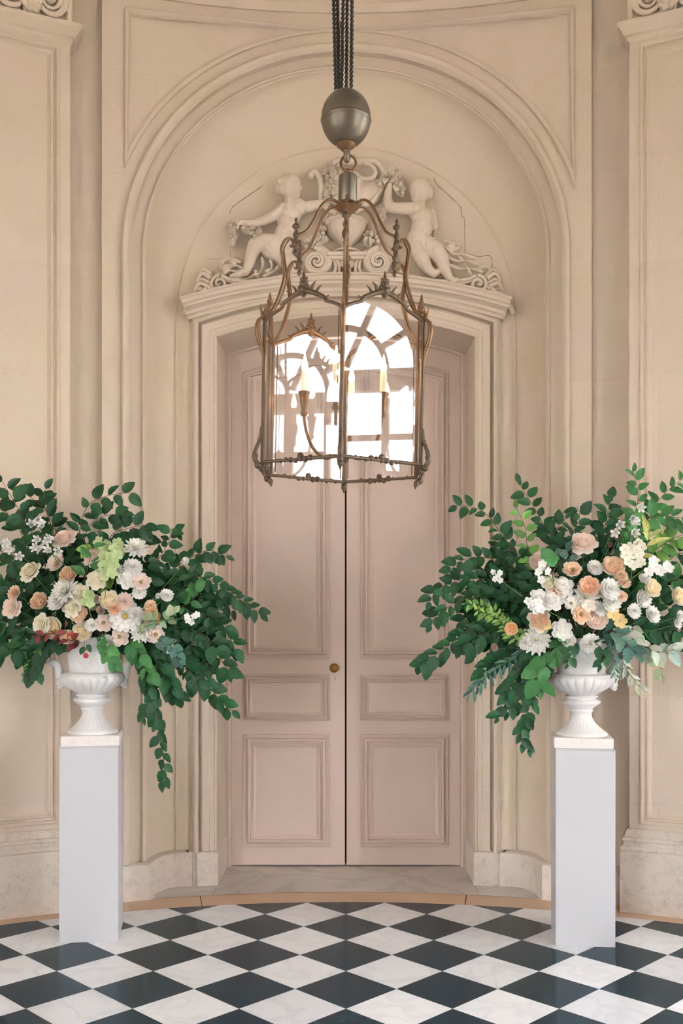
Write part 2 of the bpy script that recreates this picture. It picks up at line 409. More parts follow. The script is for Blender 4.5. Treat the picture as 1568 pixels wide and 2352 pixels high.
# --- pilasters left and right
def pilaster(side):
    e = PL if side < 0 else PR
    far = side*.84*RW
    def mp(s, z, d=0.0): return cyl(s, z, d+.10)
    i0 = e+side*.058; i1 = e+side*1.5
    z0, z1 = .50, 4.985
    mb = MB()
    gpatch(mb, e, i0, 0, ZTOP, 0, mp); gpatch(mb, i1, far, 0, ZTOP, 0, mp)
    gpatch(mb, i0, i1, 0, z0, 0, mp); gpatch(mb, i0, i1, z1, ZTOP, 0, mp)
    mb.grid([[cyl(e, 0, -.06), cyl(e, ZTOP, -.06)], [cyl(e, 0, .1), cyl(e, ZTOP, .1)]])
    w = mb.build('wall_left' if side < 0 else 'wall_right', M['stone'], smooth=20, inward=True); tag(w, kind='structure')
    mb = MB()
    n = 14
    a, b = (i1, i0) if side < 0 else (i0, i1)
    path = [(a+(b-a)*k/n, z0) for k in range(n+1)]+[(b-(b-a)*k/n, z1) for k in range(n+1)]
    sweep(mb, path, [(0, 0), (.004, .008), (.012, .010), (.02, .004), (.024, -.012), (.034, -.014), (.04, -.006), (.05, -.008), (.062, -.026), (.07, -.03)], mp, closed=True)
    mb.build('panel_moulding', M['stone'], w, smooth=35)
    mb = MB(); gpatch(mb, a+.05, b-.05, z0+.05, z1-.05, -.03, mp); mb.build('panel', M['stone'], w, smooth=30, inward=True)
    # base, cap mouldings and capital block: plan path turns the corner
    pth = [(e, -.14), (e, .0)]+[(e+side*.13*k, .0) for k in range(1, 26)]
    if side > 0: pth = pth
    sg = side
    def pm(s, d, z): return mp(s, z, d)
    mb = MB()
    base = [(0, .475), (.012, .47), (.02, .455), (.022, .43), (.035, .425), (.037, .41), (.03, .40), (.034, .385), (.046, .375), (.05, .36), (.044, .35), (.05, .34), (.05, 0)]
    plan(mb, pth, [((o if sg > 0 else -o), z) for o, z in base], pm)
    bo = mb.build('baseboard_left' if side < 0 else 'baseboard_right', M['plinth'], smooth=35); tag(bo, kind='structure')
    mb = MB()
    cap = [(0, 5.0), (.012, 5.012), (.014, 5.028), (.03, 5.035), (.045, 5.06), (.062, 5.075), (.064, 5.10), (.05, 5.108), (.0, 5.112)]
    plan(mb, pth, [((o if sg > 0 else -o), z) for o, z in cap], pm)
    mb.build('cap_moulding', M['stone'], w, smooth=35)
    # carved capital: acanthus scrolls on the block above the cap
    mb = MB()
    def cp(u, z, d): return mp(e+side*u, z, d)
    for i in range(3):
        u0 = .115+.40*i
        for (uc, fl) in ((u0, 1), (u0+.215, -1)):
            for (r0, wd_, turn) in ((.100, .0125, 1.25), (.066, .0115, 1.2), (.130, .0095, .75)):
                pts = []
                for k in range(30):
                    t = k/29; a = math.radians(100)+t*turn*2*pi*.75; r = r0*(1-.25*t)
                    pts.append(cp(uc+fl*r*cos(a)*.85, 5.232+r*sin(a), .018+.012*t))
                mb.tube(pts, lambda t, w_=wd_: w_*(1-.25*t), 8)
            mb.sphere(cp(uc, 5.235, .012), .034, 10, 8)
            # acanthus lobes fanning between the scrolls
            for k in range(5):
                q = (k-2)*.024; lean = (k-2)*.028
                mb.tube(catmull([cp(uc+fl*.108+q*.7, 5.118, .02), cp(uc+fl*.108+q, 5.19, .045-.004*abs(k-2)), cp(uc+fl*.108+q+lean*.6, 5.27, .05), cp(uc+fl*.108+q+lean, 5.36, .03)], 5), lambda t: .0105*(1.1-.3*t), 8)
            for (q, zz) in ((.09, 5.135), (.125, 5.14), (.07, 5.16)): mb.sphere(cp(uc+fl*q, zz, .04), .02, 8, 6)
    mb.tube([cp(.006, 5.105, .0), cp(.006, 5.48, .0)], .02, 8)
    gp = [[cp(1.3*k/30, z, .006) for z in (5.10, 5.45)] for k in range(31)]; gb = [[cp(1.3*k/30, z, -.03) for z in (5.10, 5.45)] for k in range(31)]
    mb.grid([[x[0], x[1], y[1], y[0]] for x, y in zip(gp, gb)], close_v=True)
    fuse(mb, 'carved_capital', .004, 1, M['carved'], w)
    return w
pilaster(-1); pilaster(1)

# --- plinth of the niche (runs through behind the doorway piers)
def plin(x, y, z): return Vector((x, y, z))
half = [tuple(cyl(-1.78, 0, .045)[:2]), tuple(cyl(-1.5, 0, .045)[:2]), tuple(cyl(-1.40, 0, .05)[:2]), (-1.322, 5.936), (-1.245, 5.962), (-1.172, 5.99)]
for k in range(9):
    f = pi/2*k/8; half.append((-1.168+.13*(1-cos(f)), 6.03+.25*sin(f)))
half += [(-1.0, 6.285), (-.965, 6.29), (-.962, 6.315), (-.938, 6.315), (-.936, 6.298), (-.90, 6.298), (-.806, 6.312), (-.806, 6.80)]
pb = [(0, 0), (0, .196), (-.006, .208), (-.018, .213), (-.09, .213)]
mb = MB()
plan(mb, half, [(-o, z) for o, z in pb], plin)
plan(mb, [(-x, y) for x, y in half], pb, plin)
b_ = mb.build('baseboard_back', M['plinth'], smooth=40); tag(b_, kind='structure')

# --- stone door surround: architrave and segmental hood
surround = empty('trim_1', (0, YB, 0)); tag(surround, kind='structure')
mb = MB()
sweep(mb, door_path(DO, ZD0, ZD1, .2), [(0, -.46), (0, .022), (.006, .03), (.014, .032), (.018, .026), (.045, .026), (.05, .034), (.092, .036), (.098, .03), (.102, .004), (.114, .004), (.118, .046), (.13, .056), (.142, .05), (.146, .036), (.158, .034), (.16, -.01)], planeY(0))
o_ = mb.build('architrave', M['stone'], surround, smooth=35)
mb = MB()
hood = seg_arch(1.0, 3.585, 3.735, 40)
sweep(mb, hood, [(-.02, -.02), (-.02, .05), (-.006, .055), (0, .062), (.004, .075), (.022, .082), (.032, .1), (.036, .125), (.05, .13), (.056, .145), (.078, .15), (.082, .16), (.094, .158), (.098, .14), (.098, -.02)], planeY(0), ends=True)
mb.build('hood_cornice', M['stone'], surround, smooth=35)

# --- floor: base, tiles, curved border, threshold
mb = MB(); mb.add([(5.2*sin(2*pi*k/72), C0Y+5.2*cos(2*pi*k/72), -.022) for k in range(72)], [tuple(range(72))[::-1]])
floor = mb.build('floor', M['joint']); tag(floor, kind='structure')
D = .46; h = D/2-.0011
RT = 4.25
def prism_mesh(name, poly, z0, z1, bev=.0):
    n = len(poly); v = [(x, y, z1) for x, y in poly]+[(x, y, z0) for x, y in poly]
    f = [tuple(range(n))]+[(i, i+n, (i+1) % n+n, (i+1) % n) for i in range(n)]
    me = bpy.data.meshes.new(name); me.from_pydata(v, [], f)
    bm = bmesh.new(); bm.from_mesh(me); bmesh.ops.recalc_face_normals(bm, faces=bm.faces); bm.to_mesh(me); bm.free()
    return me
diam = [(0, h), (-h, 0), (0, -h), (h, 0)]
me_b = prism_mesh('tile_black', diam, -.02, 0); me_w = prism_mesh('tile_white', diam, -.02, 0)
me_b.materials.append(M['marble_black']); me_w.materials.append(M['marble_white'])
def clip(poly, nx, ny, c):
    out = []
    for i in range(len(poly)):
        a = poly[i]; b = poly[(i+1) % len(poly)]
        da = a[0]*nx+a[1]*ny-c; db = b[0]*nx+b[1]*ny-c
        if da <= 0: out.append(a)
        if da*db < 0:
            t = da/(da-db); out.append((a[0]+(b[0]-a[0])*t, a[1]+(b[1]-a[1])*t))
    return out
rest = {0: MB(), 1: MB()}
random.seed(3)
for i in range(-20, 21):
    for j in range(-36, 12):
        if (i+j) % 2: continue
        cx, cy = i*D/2, 5.47+j*D/2
        black = (i % 2 == 0)
        rc = sqrt(cx*cx+(cy-C0Y)**2)
        if rc-D/2 > RT: continue
        near = cy > 3.35 and abs(cx) < .45*cy
        poly = None
        if rc+D/2 > RT:
            poly = [(x+cx, y+cy-C0Y) for x, y in diam]; a0 = math.atan2(cx, cy-C0Y)
            for k in range(-8, 9):
                a = a0+k*.008
                poly = clip(poly, sin(a), cos(a), RT)
                if len(poly) < 3: break
            if len(poly) < 3: continue
            poly = [(x, y+C0Y) for x, y in poly]
        if near:
            if poly:
                gx = sum(p[0] for p in poly)/len(poly); gy = sum(p[1] for p in poly)/len(poly)
                me = prism_mesh('tile_cut', [(x-gx, y-gy) for x, y in poly], -.02, 0)
                obj('tile', me, M['marble_black'] if black else M['marble_white'], floor, (gx, gy, 0))
            else:
                o = obj('tile', me_b if black else me_w, None, floor, (cx, cy, random.uniform(-.0006, .0004)))
                o.rotation_euler = (random.uniform(-.0012, .0012), random.uniform(-.0012, .0012), 0)
        else:
            pp = poly or [(x+cx, y+cy) for x, y in diam]
            rest[0 if black else 1].add([(x, y, 0) for x, y in pp], [tuple(range(len(pp)))])
for k, r_ in rest.items():
    tag(r_.build('tile_rest', M['marble_white'] if k else M['marble_black'], floor), kind='stuff')
# curved border of peach stone, cut into long pieces
t1 = theta(462, 4.35); t2 = theta(1069, 4.35); st = t2-t1
bounds = [t1+st*k for k in range(-3, 5)]
while bounds[-1] < t1+2*pi-st*3-st*.6: bounds.append(bounds[-1]+st)
bounds.append(t1-3*st+2*pi)
for a, b in zip(bounds[:-1], bounds[1:]):
    n = 16; g = .0006
    outer = [(4.47*sin(a+g+(b-a-2*g)*k/n), C0Y+4.47*cos(a+g+(b-a-2*g)*k/n)) for k in range(n+1)]
    inner = [(4.252*sin(a+g+(b-a-2*g)*k/n), C0Y+4.252*cos(a+g+(b-a-2*g)*k/n)) for k in range(n+1)]
    gx = outer[n//2][0]; gy = outer[n//2][1]
    mb = MB(); mb.grid([[Vector((p[0]-gx, p[1]-gy, 0)), Vector((q[0]-gx, q[1]-gy, 0))] for p, q in zip(outer, inner)])
    mb.build('border_stone', M['peach'], floor, loc=(gx, gy, .0))
# marble threshold slabs inside the niche
def ring_y(x): return C0Y+sqrt(4.472**2-x*x)
for x0, x1, yb in ((-1.16, -.813, 6.5), (-.811, .811, 6.95), (.813, 1.16, 6.5)):
    n = 12; xs = [x0+(x1-x0)*k/n for k in range(n+1)]
    mb = MB(); mb.grid([[Vector((x, ring_y(x), .0006)), Vector((x, yb, .0006))] for x in xs])
    mb.build('threshold_slab', M['marble_grey'], floor)

# --- double door
YD = 6.80
door = empty('door_1', (0, YD, 0)); tag(door, kind='structure')
mb = MB()
sweep(mb, door_path(.79, ZD0+.005, ZD1+.005, .0), [(.04, -.02), (.04, .02), (.02, .022), (.004, .03), (.0, .03), (-.008, .024), (-.012, .024), (-.014, -.03)], planeY(0))
mb.build('door_frame', M['door'], door, smooth=35)
mb = MB(); mb.box((0, .09, 1.8), (.86, .01, 1.82)); mb.build('gap_backing', M['dark'], door)  # added dark sheet behind the leaves, its colour standing in for the gaps' shade
arcR = ((.815**2+.135**2)/(2*.135)); arcC = ZD1-.02-arcR
def dtop(x): return arcC+sqrt(arcR**2-x*x)
def frame_path(x0, x1, z0, z1, arched=False, inset=.0):
    if not arched: return [(x0, z0), (x1, z0), (x1, z1), (x0, z1)]
    n = 10
    return [(x0, z0), (x1, z0)]+[(x1+(x0-x1)*k/n, dtop(x1+(x0-x1)*k/n)-inset) for k in range(n+1)]
pxm = YD/F
for sgn in (-1, 1):
    xa, xb = (-.772, -.010) if sgn < 0 else (.008, .772)
    n = 12
    xs = [xa+(xb-xa)*k/n for k in range(n+1)]
    poly = [(xa, .012), (xb, .012)]+[(x, dtop(x)) for x in xs[::-1]]
    mb = MB()
    mb.add([(x, 0, z) for x, z in poly]+[(x, .05, z) for x, z in poly],
           [tuple(range(len(poly)))]+[(i, (i+1) % len(poly), (i+1) % len(poly)+len(poly), i+len(poly)) for i in range(len(poly))])
    leaf = mb.build('leaf', M['door'], door)
    bevel(leaf, .003, 1)
    pxs = (558, 757) if sgn < 0 else (827, 1030)
    x0, x1 = (pxs[0]-CX)*pxm, (pxs[1]-CX)*pxm
    zz = lambda py: EYE+(CY-py)*pxm
    for kind, za, zb in (('lower', 1945, 1686), ('mid', 1655, 1548), ('upper', 1513, 0)):
        wd = .062 if kind == 'mid' else .092
        if kind == 'upper': path = frame_path(x0, x1, zz(za), 0, True, .125)
        else: path = frame_path(x0, x1, zz(za), zz(zb))
        q = wd/.092
        pr = [(0, -.001), (0, .008), (.004*q, .012), (.010*q, .012), (.012*q, .003), (.026*q, .003), (.0275*q, .016), (.034*q, .026), (.042*q, .029), (.048*q, .026), (.051*q, .012), (.052*q, .006), (.066*q, .004), (.067*q, .013), (.076*q, .012), (.088*q, .003), (.092*q, .0015)]
        mb = MB(); sweep(mb, path, pr, planeY(0), closed=True)
        # field of the panel
        nn = offset2d(path, True); fp = [(p[0]+m_.x*.0915*q, p[1]+m_.y*.0915*q) for p, m_ in zip(path, nn)]
        mb.add([(x, -.0018, z) for x, z in fp], [tuple(range(len(fp)))])
        mb.build('panel', M['door'], leaf, smooth=25)
knob = MB(); kc = Wp(767, 1534, YD-.002)
Mk = Matrix.Rotation(pi/2, 3, 'X')
knob.lathe([(0.001, 0), (.030, 0), (.031, .004), (.026, .009), (.012, .012), (.010, .03), (.018, .036), (.027, .046), (.029, .054), (.025, .062), (.020, .064), (.018, .062), (.012, .066), (.0005, .068)], 28, (0, 0, 0), Mk, mod=lambda r, z, a, k: r*(1+.035*cos(12*a)) if .03 < z < .066 else r)
ko = knob.build('door_knob', M['brass'], door, smooth=40, loc=(kc.x, -.002, kc.z)); tag(ko, 'round brass knob')
kp = MB(); kp.box((0, 0, 0), (.006, .002, .011)); kc2 = Wp(769, 1558, YD-.002)
kpo = kp.build('keyhole_plate', M['white'], door, loc=(kc2.x, -.003, kc2.z)); bevel(kpo, .003, 2)

# --- tall arched windows in the unseen half of the rotunda, which light it
WINS = [(62.0, .645, 3.63), (107.5, .645, 3.66), (-106.0, .5, 3.55), (-146.0, .5, 3.55)]
mb = MB()
angs = []
for (deg, r, zs) in WINS:
    t0 = math.radians(deg)
    mp = lambda s, z, d=0.0, t0=t0: cyl(s, z, d, t0)
    arch_bay(mb, r+.35, r, zs, ZTOP, mp)
    sweep(mb, arch_path(r, zs), [(0, 0), (.0, -.34)], mp)
    sweep(mb, arch_path(r, zs), [(.06, 0), (.06, .03), (.02, .03), (0, 0)], mp)
    angs.append((t0 % (2*pi), (r+.35)/RW))
angs.sort()
cur = .84
for (t, hw) in angs+[(2*pi-.84, 0)]:
    if t-hw > cur: gpatch(mb, (cur)*RW, (t-hw)*RW, 0, ZTOP)
    cur = t+hw
wf = mb.build('wall_front', M['stone'], smooth=30, inward=True); tag(wf, kind='structure')
M['winframe'] = new_mat('window_paint', .5, srgb(200, 196, 190))[0]
for wi, (deg, r, zs) in enumerate(WINS):
    t0 = math.radians(deg)
    Rw = RW+.2
    we = empty('window_%d' % (wi+1), (Rw*sin(t0), C0Y+Rw*cos(t0), 0), (0, 0, -t0)); tag(we, kind='structure')
    ri = r*.56
    mb = MB(); sweep(mb, arch_path(r+.02, zs), [(0, -.03), (-.07, -.03), (-.07, .03), (0, .03)], planeY(0))
    sweep(mb, [(-ri*cos(pi*k/24), zs+ri*sin(pi*k/24)) for k in range(25)], [(.024, -.02), (-.024, -.02), (-.024, .02), (.024, .02), (.024, -.02)], planeY(0))
    for a in (30, 65, 115, 150):
        a = math.radians(a)
        sweep(mb, [((ri if a not in () else 0)*cos(a)*(.12 if abs(a-pi/2) < .6 else 1), zs+ri*sin(a)*(.12 if abs(a-pi/2) < .6 else 1)), (r*cos(a), zs+r*sin(a))], [(.024, -.02), (-.024, -.02), (-.024, .02), (.024, .02), (.024, -.02)], planeY(0))
    mb.box((0, 0, zs-.09), (r, .04, .09))
    for x in (-ri, ri, 0): mb.box((x, 0, (zs-.18)/2), (.03, .03, (zs-.18)/2))
    for z in (.05, .85, 1.6, 2.35, 3.1): mb.box((0, 0, z), (r, .02, .024 if z > .1 else .06))
    mb.build('window_frame', M['winframe'], we)
    pth = arch_path(r+.005, zs, 0, 24, 2)
    mb = MB(); mb.add([(x, .004, z) for x, z in pth], [tuple(range(len(pth)))])
    mb.build('pane', M['glass'], we)
    ld = bpy.data.lights.new('sky_portal', 'AREA'); ld.shape = 'RECTANGLE'; ld.size = 2*r; ld.size_y = zs+r
    ld.cycles.is_portal = True
    lo = bpy.data.objects.new('sky_portal', ld); COL.objects.link(lo)
    Rp = RW+.36
    lo.location = (Rp*sin(t0), C0Y+Rp*cos(t0), (zs+r)/2)
    lo.rotation_euler = (pi/2, 0, -t0+pi)
    lo.rotation_euler = Vector((-sin(t0), -cos(t0), 0)).to_track_quat('-Z', 'Z').to_euler()
# ceiling
mb = MB(); rows = []
for k in range(9):
    f = k/8*pi/2; R = 4.62*cos(f)+.001; z = ZTOP-.05+1.1*sin(f)
    rows.append([Vector((R*sin(2*pi*i/64), C0Y+R*cos(2*pi*i/64), z)) for i in range(64)])
mb.grid(rows, close_v=True)
ce = mb.build('ceiling', M['plaster'], smooth=60); tag(ce, kind='structure')
# terrace outside the windows
mb = MB(); n = 64
mb.grid([[Vector((R*sin(2*pi*i/n), C0Y+R*cos(2*pi*i/n), -.08)) for i in range(n)] for R in (4.8, 40)], close_v=True)
M['terrace'] = stone_mat('terrace_gravel', srgb(190, 182, 170), srgb(184, 176, 160), srgb(170, 166, 156))
tr = mb.build('ground', M['terrace']); tag(tr, kind='structure')
# ---------------------------------------------------------------- pedestals and urns
def pedestal(x, y, rz, hgt, label):
    e = empty('pedestal', (x, y, 0), (0, 0, rz))
    tag(e, label, 'pedestal', 'white plinths beside the door')
    w = .15; t = .009
    def pn(name, c, hh):
        mb = MB(); mb.box(c, hh); o = mb.build(name, M['white'], e); bevel(o, .0025, 3); return o
    pn('front_panel', (0, -w+t/2, hgt/2-.004), (w, t/2, hgt/2-.004))
    pn('back_panel', (0, w-t/2, hgt/2-.004), (w, t/2, hgt/2-.004))
    pn('side_panel', (-w+t/2, 0, hgt/2-.004), (t/2, w-t-.0006, hgt/2-.004))
    pn('side_panel', (w-t/2, 0, hgt/2-.004), (t/2, w-t-.0006, hgt/2-.004))
    pn('top_panel', (0, 0, hgt-.004), (w, w, .004))
    return e
PEDS = {}
def fit(pl, pr):          # two front bottom corners (pixels) -> centre, angle
    L = [3873.2/(p[1]-CY) for p in (pl, pr)]
    A = Vector(((pl[0]-CX)/F*L[0], L[0])); B = Vector(((pr[0]-CX)/F*L[1], L[1]))
    d = (B-A); ang = math.atan2(d.y, d.x); m = (A+B)/2
    n = Vector((-sin(ang), cos(ang)))
    return m+n*.15, ang
cl, al = fit((135, 2167), (272, 2161)); cr, ar = fit((1276, 2171.4), (1412.6, 2176.8))
HP = 1.017
pedestal(cl.x, cl.y, al, HP, 'tall white box pedestal under the urn left of the door')
pedestal(cr.x, cr.y, ar, HP-.004, 'tall white box pedestal under the urn right of the door')

M['plaster_urn'] = stone_mat('white_plaster', srgb(230, 226, 224), srgb(228, 222, 219), srgb(220, 215, 213))
M['plinth_urn'] = stone_mat('plaster_block', srgb(232, 222, 216), srgb(230, 220, 214), srgb(216, 208, 204), .25)
def urn(x, y, rz, z0, label):
    e = empty('urn', (x, y, z0), (0, 0, rz)); tag(e, label, 'urn', 'campana urns')
    m = M['plaster_urn']
    mb = MB(); mb.box((0, 0, .028), (.150, .150, .028)); o = mb.build('base_block', M['plinth_urn'], e); bevel(o, .006, 3)
    b = .056
    # fluted flaring foot
    prof = [(.001, b), (.134, b), (.136, b+.008), (.131, b+.016), (.122, b+.022), (.116, b+.026)]
    prof += [(.052+.064*(1-k/10)**2.1, b+.026+.094*k/10) for k in range(1, 11)]
    mb = MB(); mb.lathe(prof, 112, mod=lambda r, z, a, k: r*(1-.055*(.5+.5*cos(28*a))**1.5) if b+.028 < z < b+.118 else r)
    mb.build('foot', m, e, smooth=55)
    z = b+.12
    stem = [(.054, z-.002), (.058, z+.004), (.062, z+.009), (.060, z+.015), (.056, z+.018), (.062, z+.023), (.078, z+.034), (.092, z+.044), (.098, z+.052), (.097, z+.060), (.088, z+.066), (.076, z+.069), (.074, z+.074), (.084, z+.080), (.086, z+.086), (.07, z+.092)]
    mb = MB(); mb.lathe(stem, 64, mod=lambda r, zz, a, k: r*(1+.02*cos(40*a)) if z+.04 < zz < z+.064 else r)
    mb.build('stem', m, e, smooth=50)
    z2 = z+.088
    bowl = []
    for k in range(15):
        t = k/14; bowl.append((.068+.098*sin(t*pi*.60)/sin(pi*.60)*(1 if t < .85 else 1-.08*(t-.85)/.15), z2+.108*t))
    def gad(r, zz, a, k):
        t = (zz-z2)/.108
        w = sin(min(1, max(0, t))*pi)**.6 if 0 < t < 1 else 0
        return r*(1-.0+.07*w*(abs(cos(11*a))**.7-.75))
    mb = MB(); mb.lathe(bowl, 176, mod=gad); mb.build('gadrooned_bowl', m, e, smooth=60)
    z3 = z2+.106
    band = [(.145, z3-.006), (.158, z3-.002), (.160, z3+.004), (.154, z3+.008), (.132, z3+.009), (.128, z3+.014)]
    mb = MB(); mb.lathe(band, 64); mb.build('band', m, e, smooth=40)
    # spiral fluted bell
    bell = []
    for k in range(25):
        t = k/24; bell.append((.124+.004*t+.048*t**3.2, z3+.012+.168*t))
    bell += [(.183, z3+.183), (.186, z3+.191), (.180, z3+.198), (.165, z3+.195), (.15, z3+.165), (.12, z3+.09), (.001, z3+.06)]
    def spi(r, zz, a, k):
        if k > 24 or k < 1: return r
        t = k/24
        return r*(1+.020*(abs(sin(10*(a+1.25*t)))-.5)*min(1, 6*t)*min(1, 8*(1-t)+.1))
    mb = MB(); mb.lathe(bell, 200, mod=spi); mb.build('bell', m, e, smooth=60)
    # handles with mask bosses
    for sg in (-1, 1):
        P = [(.152, 0, z2+.075), (.172, 0, z2+.092), (.176, 0, z2+.125), (.180, 0, z2+.150), (.196, 0, z2+.166), (.214, 0, z2+.170), (.222, 0, z2+.160)]
        pts = catmull([(sg*p[0], p[1], p[2]) for p in P], 6)
        mb = MB(); mb.tube(pts, lambda t: .0165-.004*t+.003*sin(t*pi), 12, flat=1.25)
        mb.sphere(pts[-1], .0135, 10, 8)
        h = mb.build('handle', m, e, smooth=60)
        mb = MB(); mb.sphere((sg*.160, 0, z2+.066), .026, 12, 10, (1, 1.1, 1.25)); mb.sphere((sg*.178, 0, z2+.056), .012, 8, 6)
        mb.sphere((sg*.174, .012, z2+.076), .008, 8, 6); mb.sphere((sg*.174, -.012, z2+.076), .008, 8, 6); mb.sphere((sg*.170, 0, z2+.038), .014, 8, 6)
        for q in range(7): mb.sphere((sg*.158, .022*cos(q/6*pi), z2+.068+.026*sin(q/6*pi)), .009, 7, 5)
        mb.build('mask', m, h, smooth=60)
    return e
UL = urn(cl.x+.003, cl.y, al+.02, HP, 'white plaster urn with spiral fluting on the pedestal left of the door')
ub = cr+Vector((.0, .0))
UR = urn(ub.x-.005, ub.y, ar-.03, HP-.004, 'white plaster urn with spiral fluting on the pedestal right of the door')
ZM = HP+.056+.12+.088+.106+.185      # height of the urn mouths

# small white socket box on the wall behind the left urn
p = Wp(168, 1589, 5.86)
mb = MB(); mb.box((0, 0, 0), (.045, .03, .04)); mb.box((.03, -.031, .006), (.004, .002, .004))
so = mb.build('socket_box', M['white'], None, loc=(p.x, 5.875, p.z)); bevel(so, .004, 2); so.rotation_euler = (0, 0, .28)
tag(so, 'small white electrical box on the wall behind the left urn', 'socket box')

# ---------------------------------------------------------------- chains, counterweight, lantern
M['bronze'] = new_mat('dark_bronze', .45, srgb(92, 74, 58), .6)[0]
M['patina'] = new_mat('patinated_metal', .42, srgb(108, 99, 86), .85)[0]
M['gilt'] = new_mat('tarnished_gilt', .38, srgb(116, 86, 60), .7)[0]
M['chain'] = new_mat('dark_chain', .5, srgb(48, 50, 48), .5)[0]
LX, LY = (797-CX)/F*3.4, 3.40
ZL = lambda py, Z=3.4: EYE+(CY-py)/F*Z
def link_mesh(mb, c, tan, side, L, wd, r):
    w = tan.cross(side).normalized(); rows = []
    N = 10; n = 4
    for i in range(N):
        a = 2*pi*i/N
        ctr = c+tan*(L*cos(a))+side*(wd*sin(a))
        dr = (tan*(cos(a)*wd)+side*(sin(a)*L)).normalized()
        rows.append([ctr+dr*(r*cos(2*pi*k/n))+w*(r*sin(2*pi*k/n)) for k in range(n)])
    mb.grid(rows, close_u=True, close_v=True)
chains = [((766, 0), (771, 205), .0085, 'leftmost of the dark chains hanging above the metal ball', -.012, .004),
          ((774, 0), (778, 205), .0075, 'second of the dark chains from the left, beside the thin wire', .014, .004),
          ((788, 0), (784, 200), .0085, 'dark chain left of the middle above the metal ball', -.016, .0),
          ((797, 0), (795, 200), .0085, 'thick dark chain right of the middle above the metal ball', .012, .0),
          ((808, 0), (806, 200), .0095, 'rightmost dark chain above the metal ball', -.004, .0)]
for (a, b, wd, lab, dy, dx) in chains:
    A = Wp(a[0], a[1], LY); B = Wp(b[0], b[1], LY)
    A.y += dy; B.y += dy*.6
    B.z = ZL(207)
    top = B+(A-B)*((ZTOP+1.0-B.z)/(A.z-B.z)); tan = (top-B).normalized()
    L = .0068; stp = L*1.15; n = int((top-B).length/stp); mb = MB()
    for i in range(n):
        ang = .35+(pi/2 if i % 2 else 0)
        side = Vector((cos(ang), sin(ang), 0)); side = (side-tan*side.dot(tan)).normalized()
        link_mesh(mb, B+tan*(stp*i), tan, side, L, wd*.62, .0019)
    tag(mb.build('chain', M['chain'], smooth=True), lab, 'chain', 'chains of the lantern')
wp = [Wp(778, 0, LY)+Vector((0, .02, 0)), Wp(781, 40, LY)+Vector((0, .02, 0)), Wp(787, 90, LY), Wp(789, 130, LY), Wp(786, 175, LY), Wp(783, 212, LY)]
wp = [Vector((wp[0].x, wp[0].y, ZTOP+1.0))]+wp
mb = MB(); mb.tube(catmull(wp, 6), .0018, 6)
tag(mb.build('electric_wire', M['gilt'], smooth=True), 'thin brown wire running down between the chains', 'wire')

ball = empty('counterweight', (LX-.004, LY, ZL(272))); tag(ball, 'egg-shaped dark metal counterweight ball hanging under the chains', 'counterweight')
mb = MB(); zr = .096; pr = []
for k in range(29):
    f = -pi/2+pi*k/28; pr.append((max(.0005, .084*cos(f)), zr*sin(f)))
pr = [(r*(1.012 if -.012 < z < .0 else 1), z) for r, z in pr]
mb.lathe(pr, 48); mb.build('ball', M['patina'], ball, smooth=40)
mb = MB(); mb.lathe([(.0845, -.013), (.0862, -.010), (.0862, -.006), (.0845, -.003)], 48); mb.build('seam_band', M['patina'], ball, smooth=30)
mb = MB(); mb.lathe([(.001, -.085), (.03, -.085), (.033, -.09), (.030, -.096), (.022, -.101), (.016, -.108), (.001, -.109)], 28); mb.build('collar', M['gilt'], ball, smooth=40)
mb = MB()
hp = [(0, 0, -.100), (.003, 0, -.118), (.004, 0, -.132), (.003, -.012, -.146), (.002, -.024, -.150), (.001, -.03, -.138)]
mb.tube(catmull(hp, 6), lambda t: .0125-.003*t, 10); mb.build('hook', M['patina'], ball, smooth=60)

# the lantern
LT = empty('lantern', (LX+.003, LY, ZL(400))); LT.rotation_euler = (0, math.radians(1.1), math.radians(-1.0))
tag(LT, 'hexagonal bronze and glass hanging lantern with lit candle bulbs', 'lantern')
Z0 = ZL(400)
def lz(z): return z-Z0
ZB, ZT = 2.187, 2.655
RR = .297
def rad(i): return (pi/180)*(-90+60*i)          # corner 0 points to the camera
def cpos(i, r, z): return Vector((r*cos(rad(i)), r*sin(rad(i)), lz(z)))
mb = MB(); mb.lathe([(.001, lz(3.19)), (.025, lz(3.19)), (.031, lz(3.184)), (.0315, lz(3.10)), (.029, lz(3.095)), (.027, lz(3.095)), (.027, lz(3.14)), (.001, lz(3.14))], 32)
mb.build('canopy', M['patina'], LT, smooth=40)
mb = MB(); N = 28
mb.grid([[Vector(((.026+.0042*cos(2*pi*k/8))*cos(2*pi*i/N)+.0, .0042*sin(2*pi*k/8), lz(3.228)+(.028+.0042*cos(2*pi*k/8))*sin(2*pi*i/N))) for k in range(8)] for i in range(N)], close_u=True, close_v=True)
mb.build('ring', M['gilt'], LT, smooth=True)
mb = MB(); mb.lathe([(.001, lz(3.206)), (.011, lz(3.206)), (.014, lz(3.2)), (.012, lz(3.194)), (.016, lz(3.189)), (.001, lz(3.187))], 20); mb.build('swivel', M['gilt'], LT, smooth=40)
